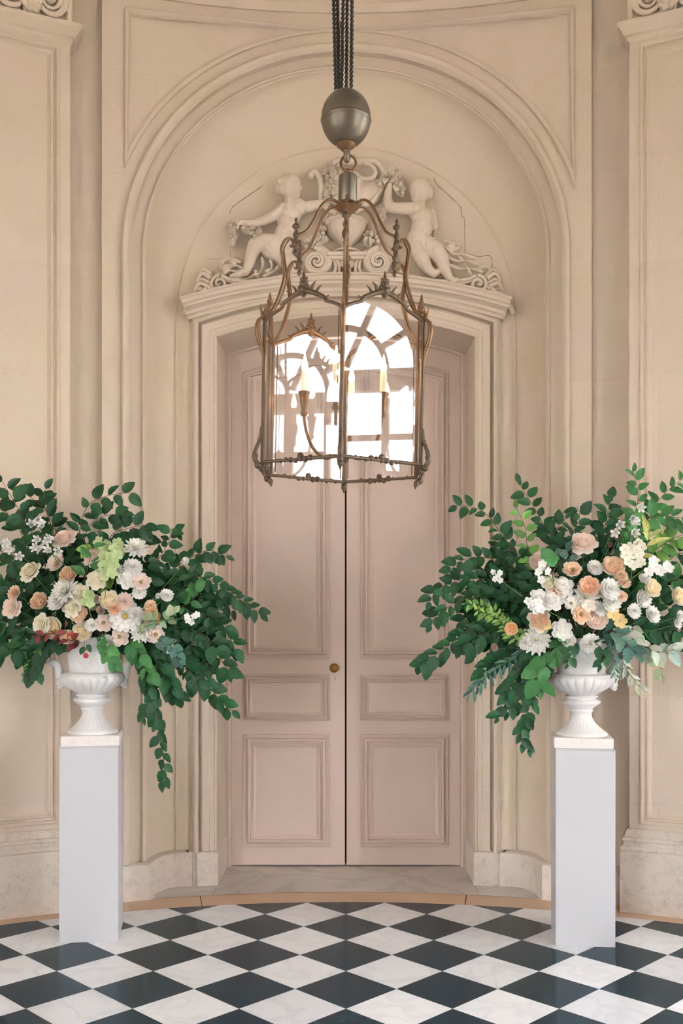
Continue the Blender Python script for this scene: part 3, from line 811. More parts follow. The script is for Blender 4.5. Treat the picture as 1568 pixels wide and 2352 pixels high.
# hub under the canopy
mb = MB(); mb.lathe([(.001, lz(3.098)), (.02, lz(3.098)), (.035, lz(3.09)), (.04, lz(3.08)), (.032, lz(3.07)), (.018, lz(3.062)), (.008, lz(3.045)), (.001, lz(3.04))], 24, mod=lambda r, z, a, k: r*(1+.08*cos(6*a)))
mb.build('hub', M['gilt'], LT, smooth=50)
mb = MB(); mb.tube([Vector((0, 0, lz(3.05))), Vector((.0, 0, lz(2.25)))], .0022, 6); mb.build('stem_rod', M['gilt'], LT, smooth=True)
def crest(mb, a, b, top, base, r):
    pass
def edge_pt(i, t, z, r=RR):
    return cpos(i, r, z).lerp(cpos(i+1, r, z), t)
def ztop(t):              # arched head of a pane
    u = abs(t-.5)*2
    return ZT-.01+.075*(1-u**1.8)-.016*sin(u*pi)**2*(1 if u > .5 else .4)
rng = random.Random(5)
for i in range(6):
    # corner post with scroll brackets
    mb = MB()
    mb.tube([cpos(i, RR, ZB-.006), cpos(i, RR, ZT+.012)], .0066, 8)
    mb.build('post', M['bronze'], LT, smooth=50)
    mb = MB()
    P = [(RR+.004, ZB+.115), (RR+.010, ZB+.075), (RR+.024, ZB+.038), (RR+.028, ZB+.012), (RR+.016, ZB-.008), (RR+.004, ZB-.016), (RR-.002, ZB-.03)]
    mb.tube(catmull([cpos(i, r, z) for r, z in P], 5), lambda t: .0055+.0045*sin(t*pi)*t, 8)
    for q, (r, z, s_) in enumerate([(RR+.026, ZB+.02, .010), (RR+.016, ZB-.012, .012), (RR+.012, ZB+.07, .008), (RR+.002, ZB-.022, .011)]): mb.sphere(cpos(i, r, z), s_, 7, 5)
    mb.tube([cpos(i, RR-.002, ZB-.028), cpos(i, RR-.002, ZB-.042)], lambda t: .0065*(1-t*.7), 7)
    mb.build('lower_bracket', M['bronze'], LT, smooth=60)
    mb = MB()
    P = [(RR+.004, ZT-.125), (RR+.012, ZT-.095), (RR+.024, ZT-.06), (RR+.026, ZT-.025), (RR+.014, ZT-.004), (RR+.004, ZT+.004)]
    mb.tube(catmull([cpos(i, r, z) for r, z in P], 5), lambda t: .004+.0045*sin(t*pi), 8)
    for (r, z, s_) in ((RR+.027, ZT-.045, .008), (RR+.018, ZT-.085, .007), (RR+.022, ZT-.012, .008)): mb.sphere(cpos(i, r, z), s_, 7, 5)
    for dr, dz in ((.014, .042), (-.004, .036)):
        mb.tube([cpos(i, RR+.008, ZT), cpos(i, RR+.006+dr*.6, ZT+dz*.55), cpos(i, RR+.004+dr, ZT+dz)], lambda t: .0062*(1.05-t), 6)
    mb.build('upper_bracket', M['gilt'], LT, smooth=60)
    # curved arm up to the hub: lower S, volute, finial, upper S
    mb = MB()
    lo = [(RR-.004, ZT+.002), (.268, 2.69), (.246, 2.745), (.232, 2.803), (.240, 2.86), (.243, 2.895), (.228, 2.925), (.210, 2.930), (.200, 2.918), (.204, 2.906), (.212, 2.908)]
    mb.tube(catmull([cpos(i, r, z) for r, z in lo], 6), lambda t: .0052-.001*t, 8)
    lo2 = [(r-.010*min(1, k_*.6), z-.002) for k_, (r, z) in enumerate(lo[:7])]
    mb.tube(catmull([cpos(i, r, z) for r, z in lo2], 6), .003, 6)
    up = [(.190, 2.948), (.172, 2.955), (.150, 2.972), (.128, 3.008), (.110, 3.045), (.090, 3.075), (.065, 3.092), (.040, 3.088), (.030, 3.078)]
    mb.tube(catmull([cpos(i, r, z) for r, z in up], 6), .0046, 8)
    lo3 = [(.192, 2.905), (.165, 2.925), (.14, 2.96), (.12, 3.0), (.10, 3.034), (.075, 3.062), (.05, 3.07), (.034, 3.074)]
    mb.build('arm', M['gilt'], LT, smooth=60)
    mb = MB()
    zz = [(.0005, 3.004), (.004, 3.0), (.0055, 2.994), (.003, 2.988), (.006, 2.984), (.0125, 2.978), (.0125, 2.972), (.006, 2.967), (.0045, 2.96), (.008, 2.952), (.010, 2.945), (.006, 2.935), (.010, 2.925), (.012, 2.915), (.009, 2.903), (.004, 2.897), (.0075, 2.889), (.0065, 2.882), (.0005, 2.875)]
    c = cpos(i, .192, 0); mb.lathe([(r, lz(z)) for r, z in zz], 14, (c.x, c.y, 0)); mb.build('finial', M['bronze'], LT, smooth=60)
    # rails of the face between corner i and i+1
    mb = MB(); mb.tube([edge_pt(i, 0, ZB), edge_pt(i, 1, ZB)], .0058, 8)
    for k in range(13):
        t = .12+.76*k/12; mb.sphere(edge_pt(i, t, ZB+rng.uniform(-.004, .004)), (.010 if .36 < t < .64 else .006)*rng.uniform(.8, 1.15), 6, 5)
    mb.sphere(edge_pt(i, .5, ZB+.010), .011, 7, 5)
    mb.build('bottom_rail', M['bronze'], LT, smooth=60)
    mb = MB()
    pts = [edge_pt(i, k/28, ztop(k/28)) for k in range(29)]
    mb.tube(pts, lambda t: .0062+.0045*max(0, 1-abs(t-.5)*3.2), 8)
    for sg in (-1, 1):
        for (t0, ln, up_, w_) in ((.10, .05, .030, .0075), (.17, .05, .024, .0070), (.27, .035, .012, .0065)):
            p0 = edge_pt(i, .5+sg*t0, ztop(.5+t0)+.002)
            dr_ = (edge_pt(i, 1, 0)-edge_pt(i, 0, 0)).normalized()*sg
            mb.tube(catmull([p0-dr_*.004, p0+dr_*.004+Vector((0, 0, up_*.6)), p0+dr_*.016+Vector((0, 0, up_))], 4), lambda q, w2=w_: w2*(1.05-q*.85), 7, flat=.7)
    for (dt, dz, s_) in ((0, .004, .017), (0, .020, .014), (.035, .012, .0105), (-.035, .012, .0105), (0, .036, .010), (.022, .028, .0085), (-.022, .028, .0085), (0, -.010, .010)): mb.sphere(edge_pt(i, .5+dt, ztop(.5)+dz), s_, 8, 6)
    mb.tube([edge_pt(i, .5, ztop(.5)+.034), edge_pt(i, .5, ztop(.5)+.066)], lambda q: .0085*(1.02-q*.8), 7)
    for sg in (-1, 1):
        mb.tube([edge_pt(i, .5+sg*.02, ztop(.5)+.03), edge_pt(i, .5+sg*.045, ztop(.5)+.044)], lambda q: .006*(1.05-q*.7), 6)
    mb.build('crested_rail', M['bronze'] if i in (0, 5) else M['gilt'], LT, smooth=60)
    # the pane: a thin sheet with bevelled edge strips
    nrm = (edge_pt(i, .5, 0)-Vector((0, 0, lz(0)))).normalized(); nrm.z = 0
    rows = []
    K = 20
    poly = [edge_pt(i, .03, ZB+.004), edge_pt(i, .97, ZB+.004)]+[edge_pt(i, .97-.94*k/K, ztop(.97-.94*k/K)-.003) for k in range(K+1)]
    n = len(poly)
    mb = MB(); mb.add([p-nrm*.0015 for p in poly]+[p+nrm*.0015 for p in poly], [tuple(range(n)), tuple(range(2*n-1, n-1, -1))]+[(k, (k+1) % n, (k+1) % n+n, k+n) for k in range(n)])
    mb.build('glass_pane', glass_mat('lantern_glass', .042, (.985, .98, .975, 1)) if i == 0 else bpy.data.materials['lantern_glass'], LT)
    for t in (.055, .945):
        mb = MB(); mb.tube([edge_pt(i, t, ZB+.01)-nrm*.002, edge_pt(i, t, ztop(t)-.01)-nrm*.002], .0016, 5)
        mb.build('inner_bead', M['gilt'], LT, smooth=True)
# candle cluster
M['candle'] = new_mat('ivory_sleeve', .5, srgb(240, 226, 200))[0]
em, t_, p_ = new_mat('bulb_glow', .4, (1, .8, .5, 1)); p_.inputs['Emission Color'].default_value = (1, .66, .33, 1); p_.inputs['Emission Strength'].default_value = 42
M['bulb'] = em
for k, a in enumerate((-170, -100, -10, 80)):
    a = math.radians(a); r = .135
    d = Vector((cos(a), sin(a), 0))
    def q(rr, z): return d*rr+Vector((0, 0, lz(z)))
    mb = MB(); mb.tube(catmull([q(.004, 2.30), q(.02, 2.245), q(.06, 2.225), q(.10, 2.255), q(.125, 2.31), q(r, 2.365)], 6), lambda t: .0066-.0015*t, 8)
    ar = mb.build('candle_arm', M['gilt'], LT, smooth=60)
    mb = MB(); c = d*r
    mb.lathe([(.001, lz(2.362)), (.008, lz(2.362)), (.012, lz(2.372)), (.008, lz(2.382)), (.010, lz(2.395)), (.0135, lz(2.415)), (.0145, lz(2.43)), (.018, lz(2.438)), (.0195, lz(2.446)), (.012, lz(2.448)), (.001, lz(2.448))], 18, c, mod=lambda rr, z, aa, kk: rr*(1+.06*cos(6*aa)))
    mb.build('candle_cup', M['gilt'], ar, smooth=50)
    mb = MB(); mb.lathe([(.001, lz(2.446)), (.0115, lz(2.446)), (.0115, lz(2.512)), (.010, lz(2.514)), (.001, lz(2.514))], 18, c); mb.build('candle_sleeve', M['candle'], ar, smooth=40)
    mb = MB(); mb.lathe([(.001, lz(2.513)), (.006, lz(2.514)), (.0105, lz(2.526)), (.0105, lz(2.534)), (.006, lz(2.552)), (.0022, lz(2.567)), (.0005, lz(2.574))], 16, c); mb.build('flame_bulb', M['bulb'], ar, smooth=60)
mb = MB(); mb.lathe([(.001, lz(2.33)), (.008, lz(2.32)), (.013, lz(2.30)), (.008, lz(2.285)), (.006, lz(2.26)), (.011, lz(2.245)), (.009, lz(2.232)), (.0005, lz(2.215))], 16); mb.build('hub_vase', M['gilt'], LT, smooth=50)
# ---------------------------------------------------------------- carved relief over the door
YR = YB-.01
def rp(zx, zy, d=0.0):
    """point of the relief from the enlarged view (offset 400,340, scale 1.96), d = how proud of the wall"""
    v = Wp(400+zx/1.96, 340+zy/1.96, YB-.05); return Vector((v.x, YB-d, v.z))
PXR = (YB-.05)/F/1.96        # metres per enlarged pixel
def sculpt(name, balls, rods, voxel, parent, smooth_it=3, extra=None):
    """balls: (zx, zy, d, r[, sx, sz, rot]); rods: [(zx, zy, d, r), ...] chains - fused into one continuous surface"""
    mb = MB()
    for b in balls:
        zx, zy, d, r = b[:4]; sx, sz, rot = (list(b[4:])+[1, 1, 0])[:3] if len(b) > 4 else (1, 1, 0)
        Mx = Matrix.Rotation(-math.radians(rot), 3, 'Y')
        mb.sphere(rp(zx, zy, d), r*PXR, 14, 10, (sx, 1, sz), Mx)
    for chain in rods:
        for (p, q) in zip(chain[:-1], chain[1:]):
            a = rp(*p[:3]); b_ = rp(*q[:3]); n = max(3, int((b_-a).length/(min(p[3], q[3])*PXR*.5)))
            for k in range(n+1):
                t = k/n; mb.sphere(a.lerp(b_, t), (p[3]+(q[3]-p[3])*t)*PXR, 10, 8)
    if extra: extra(mb)
    me = mb.mesh(name); o = bpy.data.objects.new(name, me); COL.objects.link(o)
    r = o.modifiers.new('r', 'REMESH'); r.mode = 'VOXEL'; r.voxel_size = voxel; r.use_smooth_shade = True
    s = o.modifiers.new('s', 'SMOOTH'); s.factor = .5; s.iterations = smooth_it
    dg = bpy.context.evaluated_depsgraph_get(); me2 = bpy.data.meshes.new_from_object(o.evaluated_get(dg))
    bpy.data.objects.remove(o); bpy.data.meshes.remove(me)
    me2.polygons.foreach_set('use_smooth', [True]*len(me2.polygons))
    me2.materials.clear()
    return obj(name, me2, M['carved'], parent)
def putto_head(cx, cy, r, face, tilt):
    """face: +1 looks right, -1 looks left"""
    B = [(cx, cy, .085, r, .92, 1.05, 0), (cx+face*r*.35, cy+r*.38, .10, r*.62), (cx+face*r*.30, cy-r*.25, .11, r*.66)]
    B += [(cx+face*r*.95, cy+r*.12, .105, r*.17), (cx+face*r*.88, cy+r*.02, .105, r*.13)]           # nose
    B += [(cx+face*r*.80, cy+r*.48, .105, r*.16), (cx+face*r*.70, cy+r*.74, .10, r*.22)]            # mouth, chin
    B += [(cx+face*r*.45, cy+r*.45, .128, r*.30)]                                                  # cheek
    B += [(cx-face*r*.25, cy+r*.22, .135, r*.20, .7, 1.2, 0)]                                      # ear
    B += [(cx+face*r*.72, cy-r*.22, .118, r*.20)]                                                  # brow
    rg = random.Random(int(cx))
    for k in range(30):                                                                            # curls
        a = rg.uniform(math.radians(60), math.radians(255)); q = r*rg.uniform(.55, 1.05)
        x = cos(a)*q*face; y = -sin(a)*q
        B.append((cx+x, cy+y, .075+.055*(1-(q/r/1.1)**2)+.01, r*rg.uniform(.15, .24)))
    return B
relief = empty('door_relief', (0, 0, 0)); tag(relief, 'carved stone relief of two cherubs and a flower urn above the door', 'relief')
relief.location = (0, 0, 0)
# left cherub: seated, looking right, one arm stretched out to the left
B = putto_head(520, 190, 52, 1, 0)
B += [(560, 275, .07, 40), (525, 300, .075, 48, 1.0, 1.1, 10), (510, 345, .075, 46, 1, 1.1, 10), (500, 395, .08, 48), (455, 462, .085, 54, 1.15, .95, 20), (500, 440, .075, 44), (535, 305, .11, 14), (495, 385, .125, 14)]
R_ = [[(520, 240, .08, 24), (525, 275, .08, 30)],
      [(490, 285, .085, 28), (450, 315, .085, 25), (410, 335, .08, 22), (365, 345, .075, 18), (325, 345, .075, 15), (302, 342, .075, 14)],
      [(302, 342, .08, 7), (286, 336, .085, 5)], [(304, 346, .085, 7), (284, 350, .09, 5)], [(304, 350, .085, 6), (290, 360, .09, 5)],
      [(590, 275, .075, 26), (640, 262, .07, 22), (690, 250, .06, 17)],
      [(470, 445, .09, 44), (410, 440, .10, 40), (368, 452, .10, 35), (350, 490, .085, 29), (338, 530, .075, 24), (322, 562, .07, 19), (290, 576, .075, 15), (258, 580, .07, 9)],
      [(470, 480, .07, 44), (520, 520, .07, 38), (545, 555, .05, 28)]]
sculpt('cherub', B, R_, .0034, relief, 2)
# right cherub: head bowed, arm raised to the grapes, legs to the right
B = putto_head(1108, 205, 50, -1, 0)
B += [(1090, 290, .075, 42), (1115, 330, .08, 52, 1, 1.05, 0), (1110, 375, .08, 50), (1095, 420, .085, 50), (1130, 445, .08, 46), (1075, 335, .12, 13)]
R_ = [[(1105, 250, .08, 24), (1100, 285, .08, 30)],
      [(1060, 285, .09, 28), (1010, 285, .095, 25), (972, 280, .095, 24), (958, 245, .09, 20), (962, 205, .085, 17), (968, 180, .085, 12)],
      [(1150, 300, .06, 26), (1165, 350, .05, 24)],
      [(1085, 440, .09, 44), (1095, 480, .10, 40), (1118, 520, .09, 33), (1140, 550, .075, 25), (1165, 572, .075, 19), (1190, 562, .08, 12)],
      [(1130, 450, .09, 44), (1175, 478, .11, 40), (1200, 512, .10, 34), (1215, 550, .085, 26), (1232, 585, .075, 19), (1255, 608, .08, 15), (1268, 600, .085, 9)]]
sculpt('cherub', B, R_, .0034, relief, 2)
# wing of the right cherub
def feathers(mb):
    for k in range(6):
        a = rp(1140+k*6, 300+k*6, .07); b_ = rp(1185-k*3, 330+k*18, .045)
        mb.tube([a, a.lerp(b_, .5)+Vector((.006, 0, .006)), b_], lambda t: .014*(1-.45*t), 8, flat=.6)
sculpt('wing', [(1150, 315, .06, 22)], [], .004, relief, 2, feathers)
# drapery
def folds(paths, w):
    def f(mb):
        for p in paths: mb.tube(catmull([rp(*q) for q in p], 5), lambda t: w*(.75+.35*sin(t*9)), 8)
    return f
sculpt('drapery', [(1160, 450, .10, 22), (1240, 455, .09, 22)], [], .004, relief, 2,
       folds([[(1095, 440, .09), (1130, 430, .125), (1180, 428, .13), (1240, 445, .12), (1290, 440, .07)], [(1100, 455, .1), (1140, 448, .14), (1190, 450, .14), (1235, 475, .11), (1280, 455, .07)], [(1105, 470, .1), (1140, 470, .14), (1180, 470, .14), (1215, 500, .11)],
              [(1225, 470, .09), (1260, 490, .1), (1300, 485, .08), (1350, 500, .06)], [(1230, 500, .08), (1270, 520, .09), (1320, 515, .08), (1370, 530, .05)], [(1235, 530, .07), (1280, 550, .08), (1340, 545, .06), (1390, 560, .05)], [(1270, 480, .06), (1310, 530, .07), (1340, 580, .05)], [(1370, 545, .06), (1400, 540, .08), (1415, 560, .07), (1395, 580, .05)]], .0105))
sculpt('drapery', [(235, 545, .05, 24), (265, 520, .05, 20)], [], .004, relief, 2,
       folds([[(205, 530, .04), (225, 510, .07), (260, 505, .08), (300, 520, .07)], [(205, 545, .05), (240, 535, .08), (290, 540, .08), (320, 555, .05)], [(215, 575, .05), (250, 560, .08), (300, 565, .06)], [(240, 590, .05), (290, 595, .07), (340, 585, .06), (380, 560, .06)],
              [(395, 500, .08), (400, 540, .10), (385, 575, .09), (360, 580, .08)], [(430, 510, .08), (440, 545, .09), (410, 570, .09)], [(470, 530, .06), (450, 560, .08), (400, 585, .07)], [(365, 555, .08), (380, 590, .07)]], .0105))
# central urn of the relief
def urn_relief(mb):
    prof = [(.001, 0), (.088, 0), (.09, .012), (.078, .018), (.06, .022), (.042, .03), (.034, .045), (.044, .055), (.05, .062), (.075, .075), (.108, .105), (.125, .14), (.130, .165), (.126, .18), (.138, .186), (.138, .198), (.12, .2), (.001, .2)]
    c = rp(775, 470, .02)
    mb.lathe(prof, 60, c, mod=lambda r, z, a, k: r*(1-.05*abs(sin(9*a))) if .07 < z < .17 else r)
mb = MB(); urn_relief(mb); mb.build('stone_urn', M['carved'], relief, smooth=50)
mb = MB(); c = rp(775, 488, .03); mb.box((c.x, YB-.05, c.z), (.125, .06, .012)); mb.box((c.x, YB-.045, c.z-.02), (.11, .05, .012)); bevel(mb.build('urn_base', M['carved'], relief), .004, 2)
# scrolled cartouche behind and above the urn
def spiral(mb, cx, cy, r0, turns, dirn, start, w0, d0=.05, grow=.035, flat=1.6, n=64):
    pts = []
    for k in range(n):
        t = k/(n-1); a = math.radians(start)+dirn*turns*2*pi*t; r = r0*(1-t)**.85+1.5
        pts.append(rp(cx+r*cos(a), cy-r*sin(a), d0+grow*t))
    mb.tube(pts, lambda t: w0*PXR*(1-.55*t), 8)
def cart(mb):
    mb.tube(catmull([rp(655, 250, .05), rp(660, 190, .06), rp(655, 140, .06), rp(635, 110, .06), rp(615, 120, .06), rp(612, 140, .065)], 6), .019, 10)
    mb.tube(catmull([rp(690, 90, .06), rp(740, 62, .06), rp(800, 66, .06), rp(850, 68, .065), rp(900, 64, .06), rp(935, 100, .06), rp(938, 145, .055), rp(925, 200, .05), rp(900, 240, .05)], 6), .020, 10)
    mb.tube(catmull([rp(850, 78, .08), rp(885, 90, .085), rp(905, 120, .085), rp(890, 145, .085), rp(855, 150, .085), rp(830, 140, .08)], 6), .013, 10)
    mb.tube(catmull([rp(930, 190, .05), rp(900, 235, .06), rp(850, 270, .06), rp(810, 290, .06)], 6), .018, 10)
    mb.tube(catmull([rp(660, 230, .05), rp(690, 280, .055), rp(730, 300, .06)], 6), .018, 10)
    for k in range(7):
        mb.sphere(rp(700+k*33, 190+8*(k % 2), .03), .05, 12, 8, (1, .7, 1.7))
sculpt('cartouche', [(775, 180, .02, 60, 1.6, 1.6, 0)], [], .0045, relief, 3, cart)
# big volutes beside the urn
for nm, cx, dr in (('l', 640, -1), ('r', 918, 1)):
    mb = MB()
    spiral(mb, cx, 520, 62, 1.9, dr, 90, 15, .07, .03)
    spiral(mb, cx, 520, 48, 1.5, dr, 90, 9, .075, .03)
    mb.tube(catmull([rp(cx, 458, .07), rp(cx-dr*50, 470, .065), rp(cx-dr*80, 510, .06), rp(cx-dr*85, 550, .06), rp(cx-dr*60, 580, .05)], 6), .013, 8)
    mb.tube(catmull([rp(cx-dr*62, 480, .07), rp(cx-dr*98, 520, .07), rp(cx-dr*105, 560, .06), rp(cx-dr*125, 585, .05)], 6), .010, 8)
    mb.sphere(rp(cx, 520, .02), .13, 20, 10, (1, .35, 1))
    mb.build('volute', M['carved'], relief, smooth=60)
    # long sweeping pediment band down to the small end scroll
    ex = 205 if dr < 0 else 1365
    mb = MB()
    for off, w_, d_ in ((0, .011, .075), (16, .009, .065)):
        P = [(cx+dr*58, 540+off), (cx+dr*110, 568+off), (cx+dr*190, 592+off*.8), (cx+dr*290, 605+off*.7), (ex-dr*62, 600+off*.6), (ex-dr*10, 582+off*.6)]
        mb.tube(catmull([rp(x, y, d_) for x, y in P], 8), w_, 8)
    spiral(mb, ex, 618, 38, 1.7, -dr, 90, 10, .065, .03)
    mb.sphere(rp(ex, 618, .02), .075, 16, 8, (1, .4, 1))
    # acanthus curling over the end of the hood
    for k in range(6):
        y0 = 560+k*22
        P = [(ex+dr*40, y0+10), (ex+dr*(70+k*5), y0-14), (ex+dr*(92+k*6), y0+12), (ex+dr*(84+k*8), y0+34)]
        mb.tube(catmull([rp(x, y, .05+.012*(k % 2)) for x, y in P], 6), lambda t: .014*(1.1-t*.7), 8)
    mb.tube(catmull([rp(ex+dr*30, 600, .05), rp(ex+dr*75, 650, .06), rp(ex+dr*125, 695, .06), rp(ex+dr*150, 725, .06), rp(ex+dr*160, 745, .05)], 6), .016, 8)
    mb.build('end_scroll', M['carved'], relief, smooth=60)
    mb = MB()
    pts = [(cx+dr*62, 556), (cx+dr*110, 588), (cx+dr*190, 612), (cx+dr*290, 628), (ex-dr*30, 640)]
    low = [(cx+dr*20, 600), (cx+dr*110, 612), (cx+dr*190, 630), (cx+dr*290, 655), (ex-dr*30, 668)]
    mb.grid([[rp(*p, .02) for p in pts], [rp(*p, .03) for p in low]]); mb.build('pediment_field', M['carved'], relief)
# flower and grape swags: clusters of small carved blossoms
def swag(name, blobs, seed, n):
    rg = random.Random(seed); mb = MB()
    for k in range(n):
        bx, by, br = rg.choice(blobs); a = rg.uniform(0, 2*pi); q = br*sqrt(rg.random())
        p = rp(bx+q*cos(a), by+q*sin(a), rg.uniform(.045, .10)); r = rg.uniform(.008, .014)
        if rg.random() < .45: mb.sphere(p, r, 8, 6)
        else:
            for j in range(5):
                b2 = 2*pi*j/5+a; mb.sphere(p+Vector((cos(b2)*r*.9, 0, sin(b2)*r*.9)), r*.62, 6, 5)
            mb.sphere(p+Vector((0, -.006, 0)), r*.5, 6, 5)
    mb.build(name, M['carved'], relief, smooth=60)
swag('flower_swag', [(700, 110, 30), (715, 150, 32), (712, 200, 32), (705, 235, 26), (740, 105, 24)], 1, 80)
swag('flower_swag', [(960, 140, 30), (1000, 160, 34), (1010, 195, 26), (935, 160, 20), (975, 120, 16)], 2, 75)
swag('flower_swag', [(670, 370, 26), (655, 410, 30), (610, 430, 26), (690, 330, 20), (640, 440, 20)], 3, 70)
swag('flower_swag', [(905, 360, 26), (880, 400, 28), (900, 430, 28), (865, 430, 20), (925, 330, 20), (940, 290, 18)], 4, 75)
swag('flower_bunch', [(290, 345, 24), (265, 365, 18), (265, 400, 16), (335, 375, 24), (370, 390, 24), (265, 435, 10)], 5, 70)
# keystone ornament between the volutes
mb = MB(); c = rp(779, 545, .04)
for k in range(7):
    a = math.radians(-90+(k-3)*24); mb.tube([c, c+Vector((sin((k-3)*.42)*.05, -.02, .045*cos((k-3)*.3))), c+Vector((sin((k-3)*.42)*.08, -.005, .085*cos((k-3)*.42)))], lambda t: .014*(1.05-t*.6), 8)
mb.sphere(c+Vector((0, -.01, -.02)), .028, 10, 8); mb.build('palmette', M['carved'], relief, smooth=60)
# hairline cracks around the inserted relief slabs (part of the niche wall)
def crack(pts, w=.0016):
    P = catmull([rp(x, y, .002) for x, y in pts], 4)
    mb = MB(); mb.tube(P, lambda t: w*(.5+.8*abs(sin(t*17))), 4, cap=False); mb.build('crack', M['crack'], wall_back)
crack([(1170, 115), (1185, 150), (1230, 190), (1290, 250), (1298, 290), (1310, 303)])
crack([(1310, 303), (1311, 380), (1313, 460)], .0009); crack([(1313, 460), (1370, 475), (1425, 473), (1435, 500), (1430, 560)], .0012)
crack([(395, 155), (330, 200), (260, 250), (246, 282)], .0012); crack([(250, 322), (248, 480)], .0008); crack([(128, 488), (246, 486)], .0007)
# ---------------------------------------------------------------- flowers and foliage
def petal_mat(name, trans=.3, rough=.55):
    m, t, p = new_mat(name, rough, spec=.25)
    oi = nd(t, 'ShaderNodeObjectInfo'); g = nd(t, 'ShaderNodeTexCoord').outputs['Object']
    n = noise_tex(t, 6, g, 3)
    c = mixc(t, ramp(t, n.outputs[0], [(.3, (0, 0, 0, 1)), (.75, (.35, .35, .35, 1))]).outputs[0], oi.outputs['Color'], (.95, .9, .86, 1))
    t.links.new(c, p.inputs['Base Color'])
    tr = nd(t, 'ShaderNodeBsdfTranslucent'); t.links.new(c, tr.inputs[0]); mx = nd(t, 'ShaderNodeMixShader'); mx.inputs[0].default_value = trans
    out = t.nodes['Material Output']; t.links.new(p.outputs[0], mx.inputs[1]); t.links.new(tr.outputs[0], mx.inputs[2]); t.links.new(mx.outputs[0], out.inputs[0])
    return m
M['petal'] = petal_mat('petal')
def leaf_mat(name, vein=62.0, gloss=.38):
    m, t, p = new_mat(name, gloss, spec=.45)
    oi = nd(t, 'ShaderNodeObjectInfo'); g = nd(t, 'ShaderNodeTexCoord').outputs['Object']
    sp = nd(t, 'ShaderNodeSeparateXYZ'); t.links.new(g, sp.inputs[0])
    ab = nd(t, 'ShaderNodeMath', operation='ABSOLUTE'); t.links.new(sp.outputs[0], ab.inputs[0])
    ml = nd(t, 'ShaderNodeMath', operation='MULTIPLY_ADD'); ml.inputs[1].default_value = -.85; t.links.new(ab.outputs[0], ml.inputs[0]); t.links.new(sp.outputs[1], ml.inputs[2])
    sc2 = nd(t, 'ShaderNodeMath', operation='MULTIPLY'); sc2.inputs[1].default_value = vein; t.links.new(ml.outputs[0], sc2.inputs[0])
    sn = nd(t, 'ShaderNodeMath', operation='SINE'); t.links.new(sc2.outputs[0], sn.inputs[0])
    c0 = oi.outputs['Color']
    c = mixc(t, ramp(t, sn.outputs[0], [(.0, (.0, .0, .0, 1)), (.8, (.0, .0, .0, 1)), (1.0, (.22, .22, .22, 1))]).outputs[0], c0, (.14, .28, .11, 1))
    t.links.new(c, p.inputs['Base Color']); bump(t, p, sn.outputs[0], .22, .02)
    tr = nd(t, 'ShaderNodeBsdfTranslucent'); t.links.new(c, tr.inputs[0]); mx = nd(t, 'ShaderNodeMixShader'); mx.inputs[0].default_value = .22
    out = t.nodes['Material Output']; t.links.new(p.outputs[0], mx.inputs[1]); t.links.new(tr.outputs[0], mx.inputs[2]); t.links.new(mx.outputs[0], out.inputs[0])
    return m
M['leaf'] = leaf_mat('leaf'); M['leaf_smooth'] = leaf_mat('leaf_smooth', 20.0, .5)
M['stem'] = new_mat('branch_bark', .6, srgb(96, 70, 48))[0]
M['greenstem'] = new_mat('green_stem', .55, srgb(84, 118, 66))[0]

def petal(mb, ang, tilt, L, Wd, r0=.02, z0=0.0, curl=0.0, tip=1.0, nu=6, nv=4, ruf=0.0, rg=None, wrap=.12):
    tau = math.radians(tilt); dc = math.radians(curl); rows = []
    r, z = r0, z0; ph = rg.uniform(0, 6) if rg else 0
    for i in range(nu+1):
        u = i/nu
        if i:
            tt = tau+dc*u*u; r += L/nu*sin(tt); z += L/nu*cos(tt)
        w = Wd*sin(pi*(.13+.75*u))**.65 if tip == 2 else Wd*(sin(min(1, (u*.92+.10))*pi*.5*(1.0))**.8 if tip >= 1 else sin((u*.86+.09)*pi)**.8)
        if tip == 1: w *= (1-.75*max(0, u-.8)/.2*.5)
        row = []
        for j in range(nv+1):
            v = -1+2*j/nv
            a = ang+v*w/max(r, wrap)
            rr = r; zz = z-(.05*L*v*v*u if tip >= 1 else -.03*L*v*v)
            if ruf: 
                k = ruf*u*sin(v*7+ph+u*3); zz += k*.6; rr += k*.5
            row.append(Vector((rr*cos(a), rr*sin(a), zz)))
        rows.append(row)
    mb.grid(rows)
def ring(mb, n, off, *a, **k):
    rg = k.get('rg')
    for i in range(n): petal(mb, 2*pi*i/n+off+(rg.uniform(-.12, .12) if rg else 0), *a, **k)
PROTO = {}
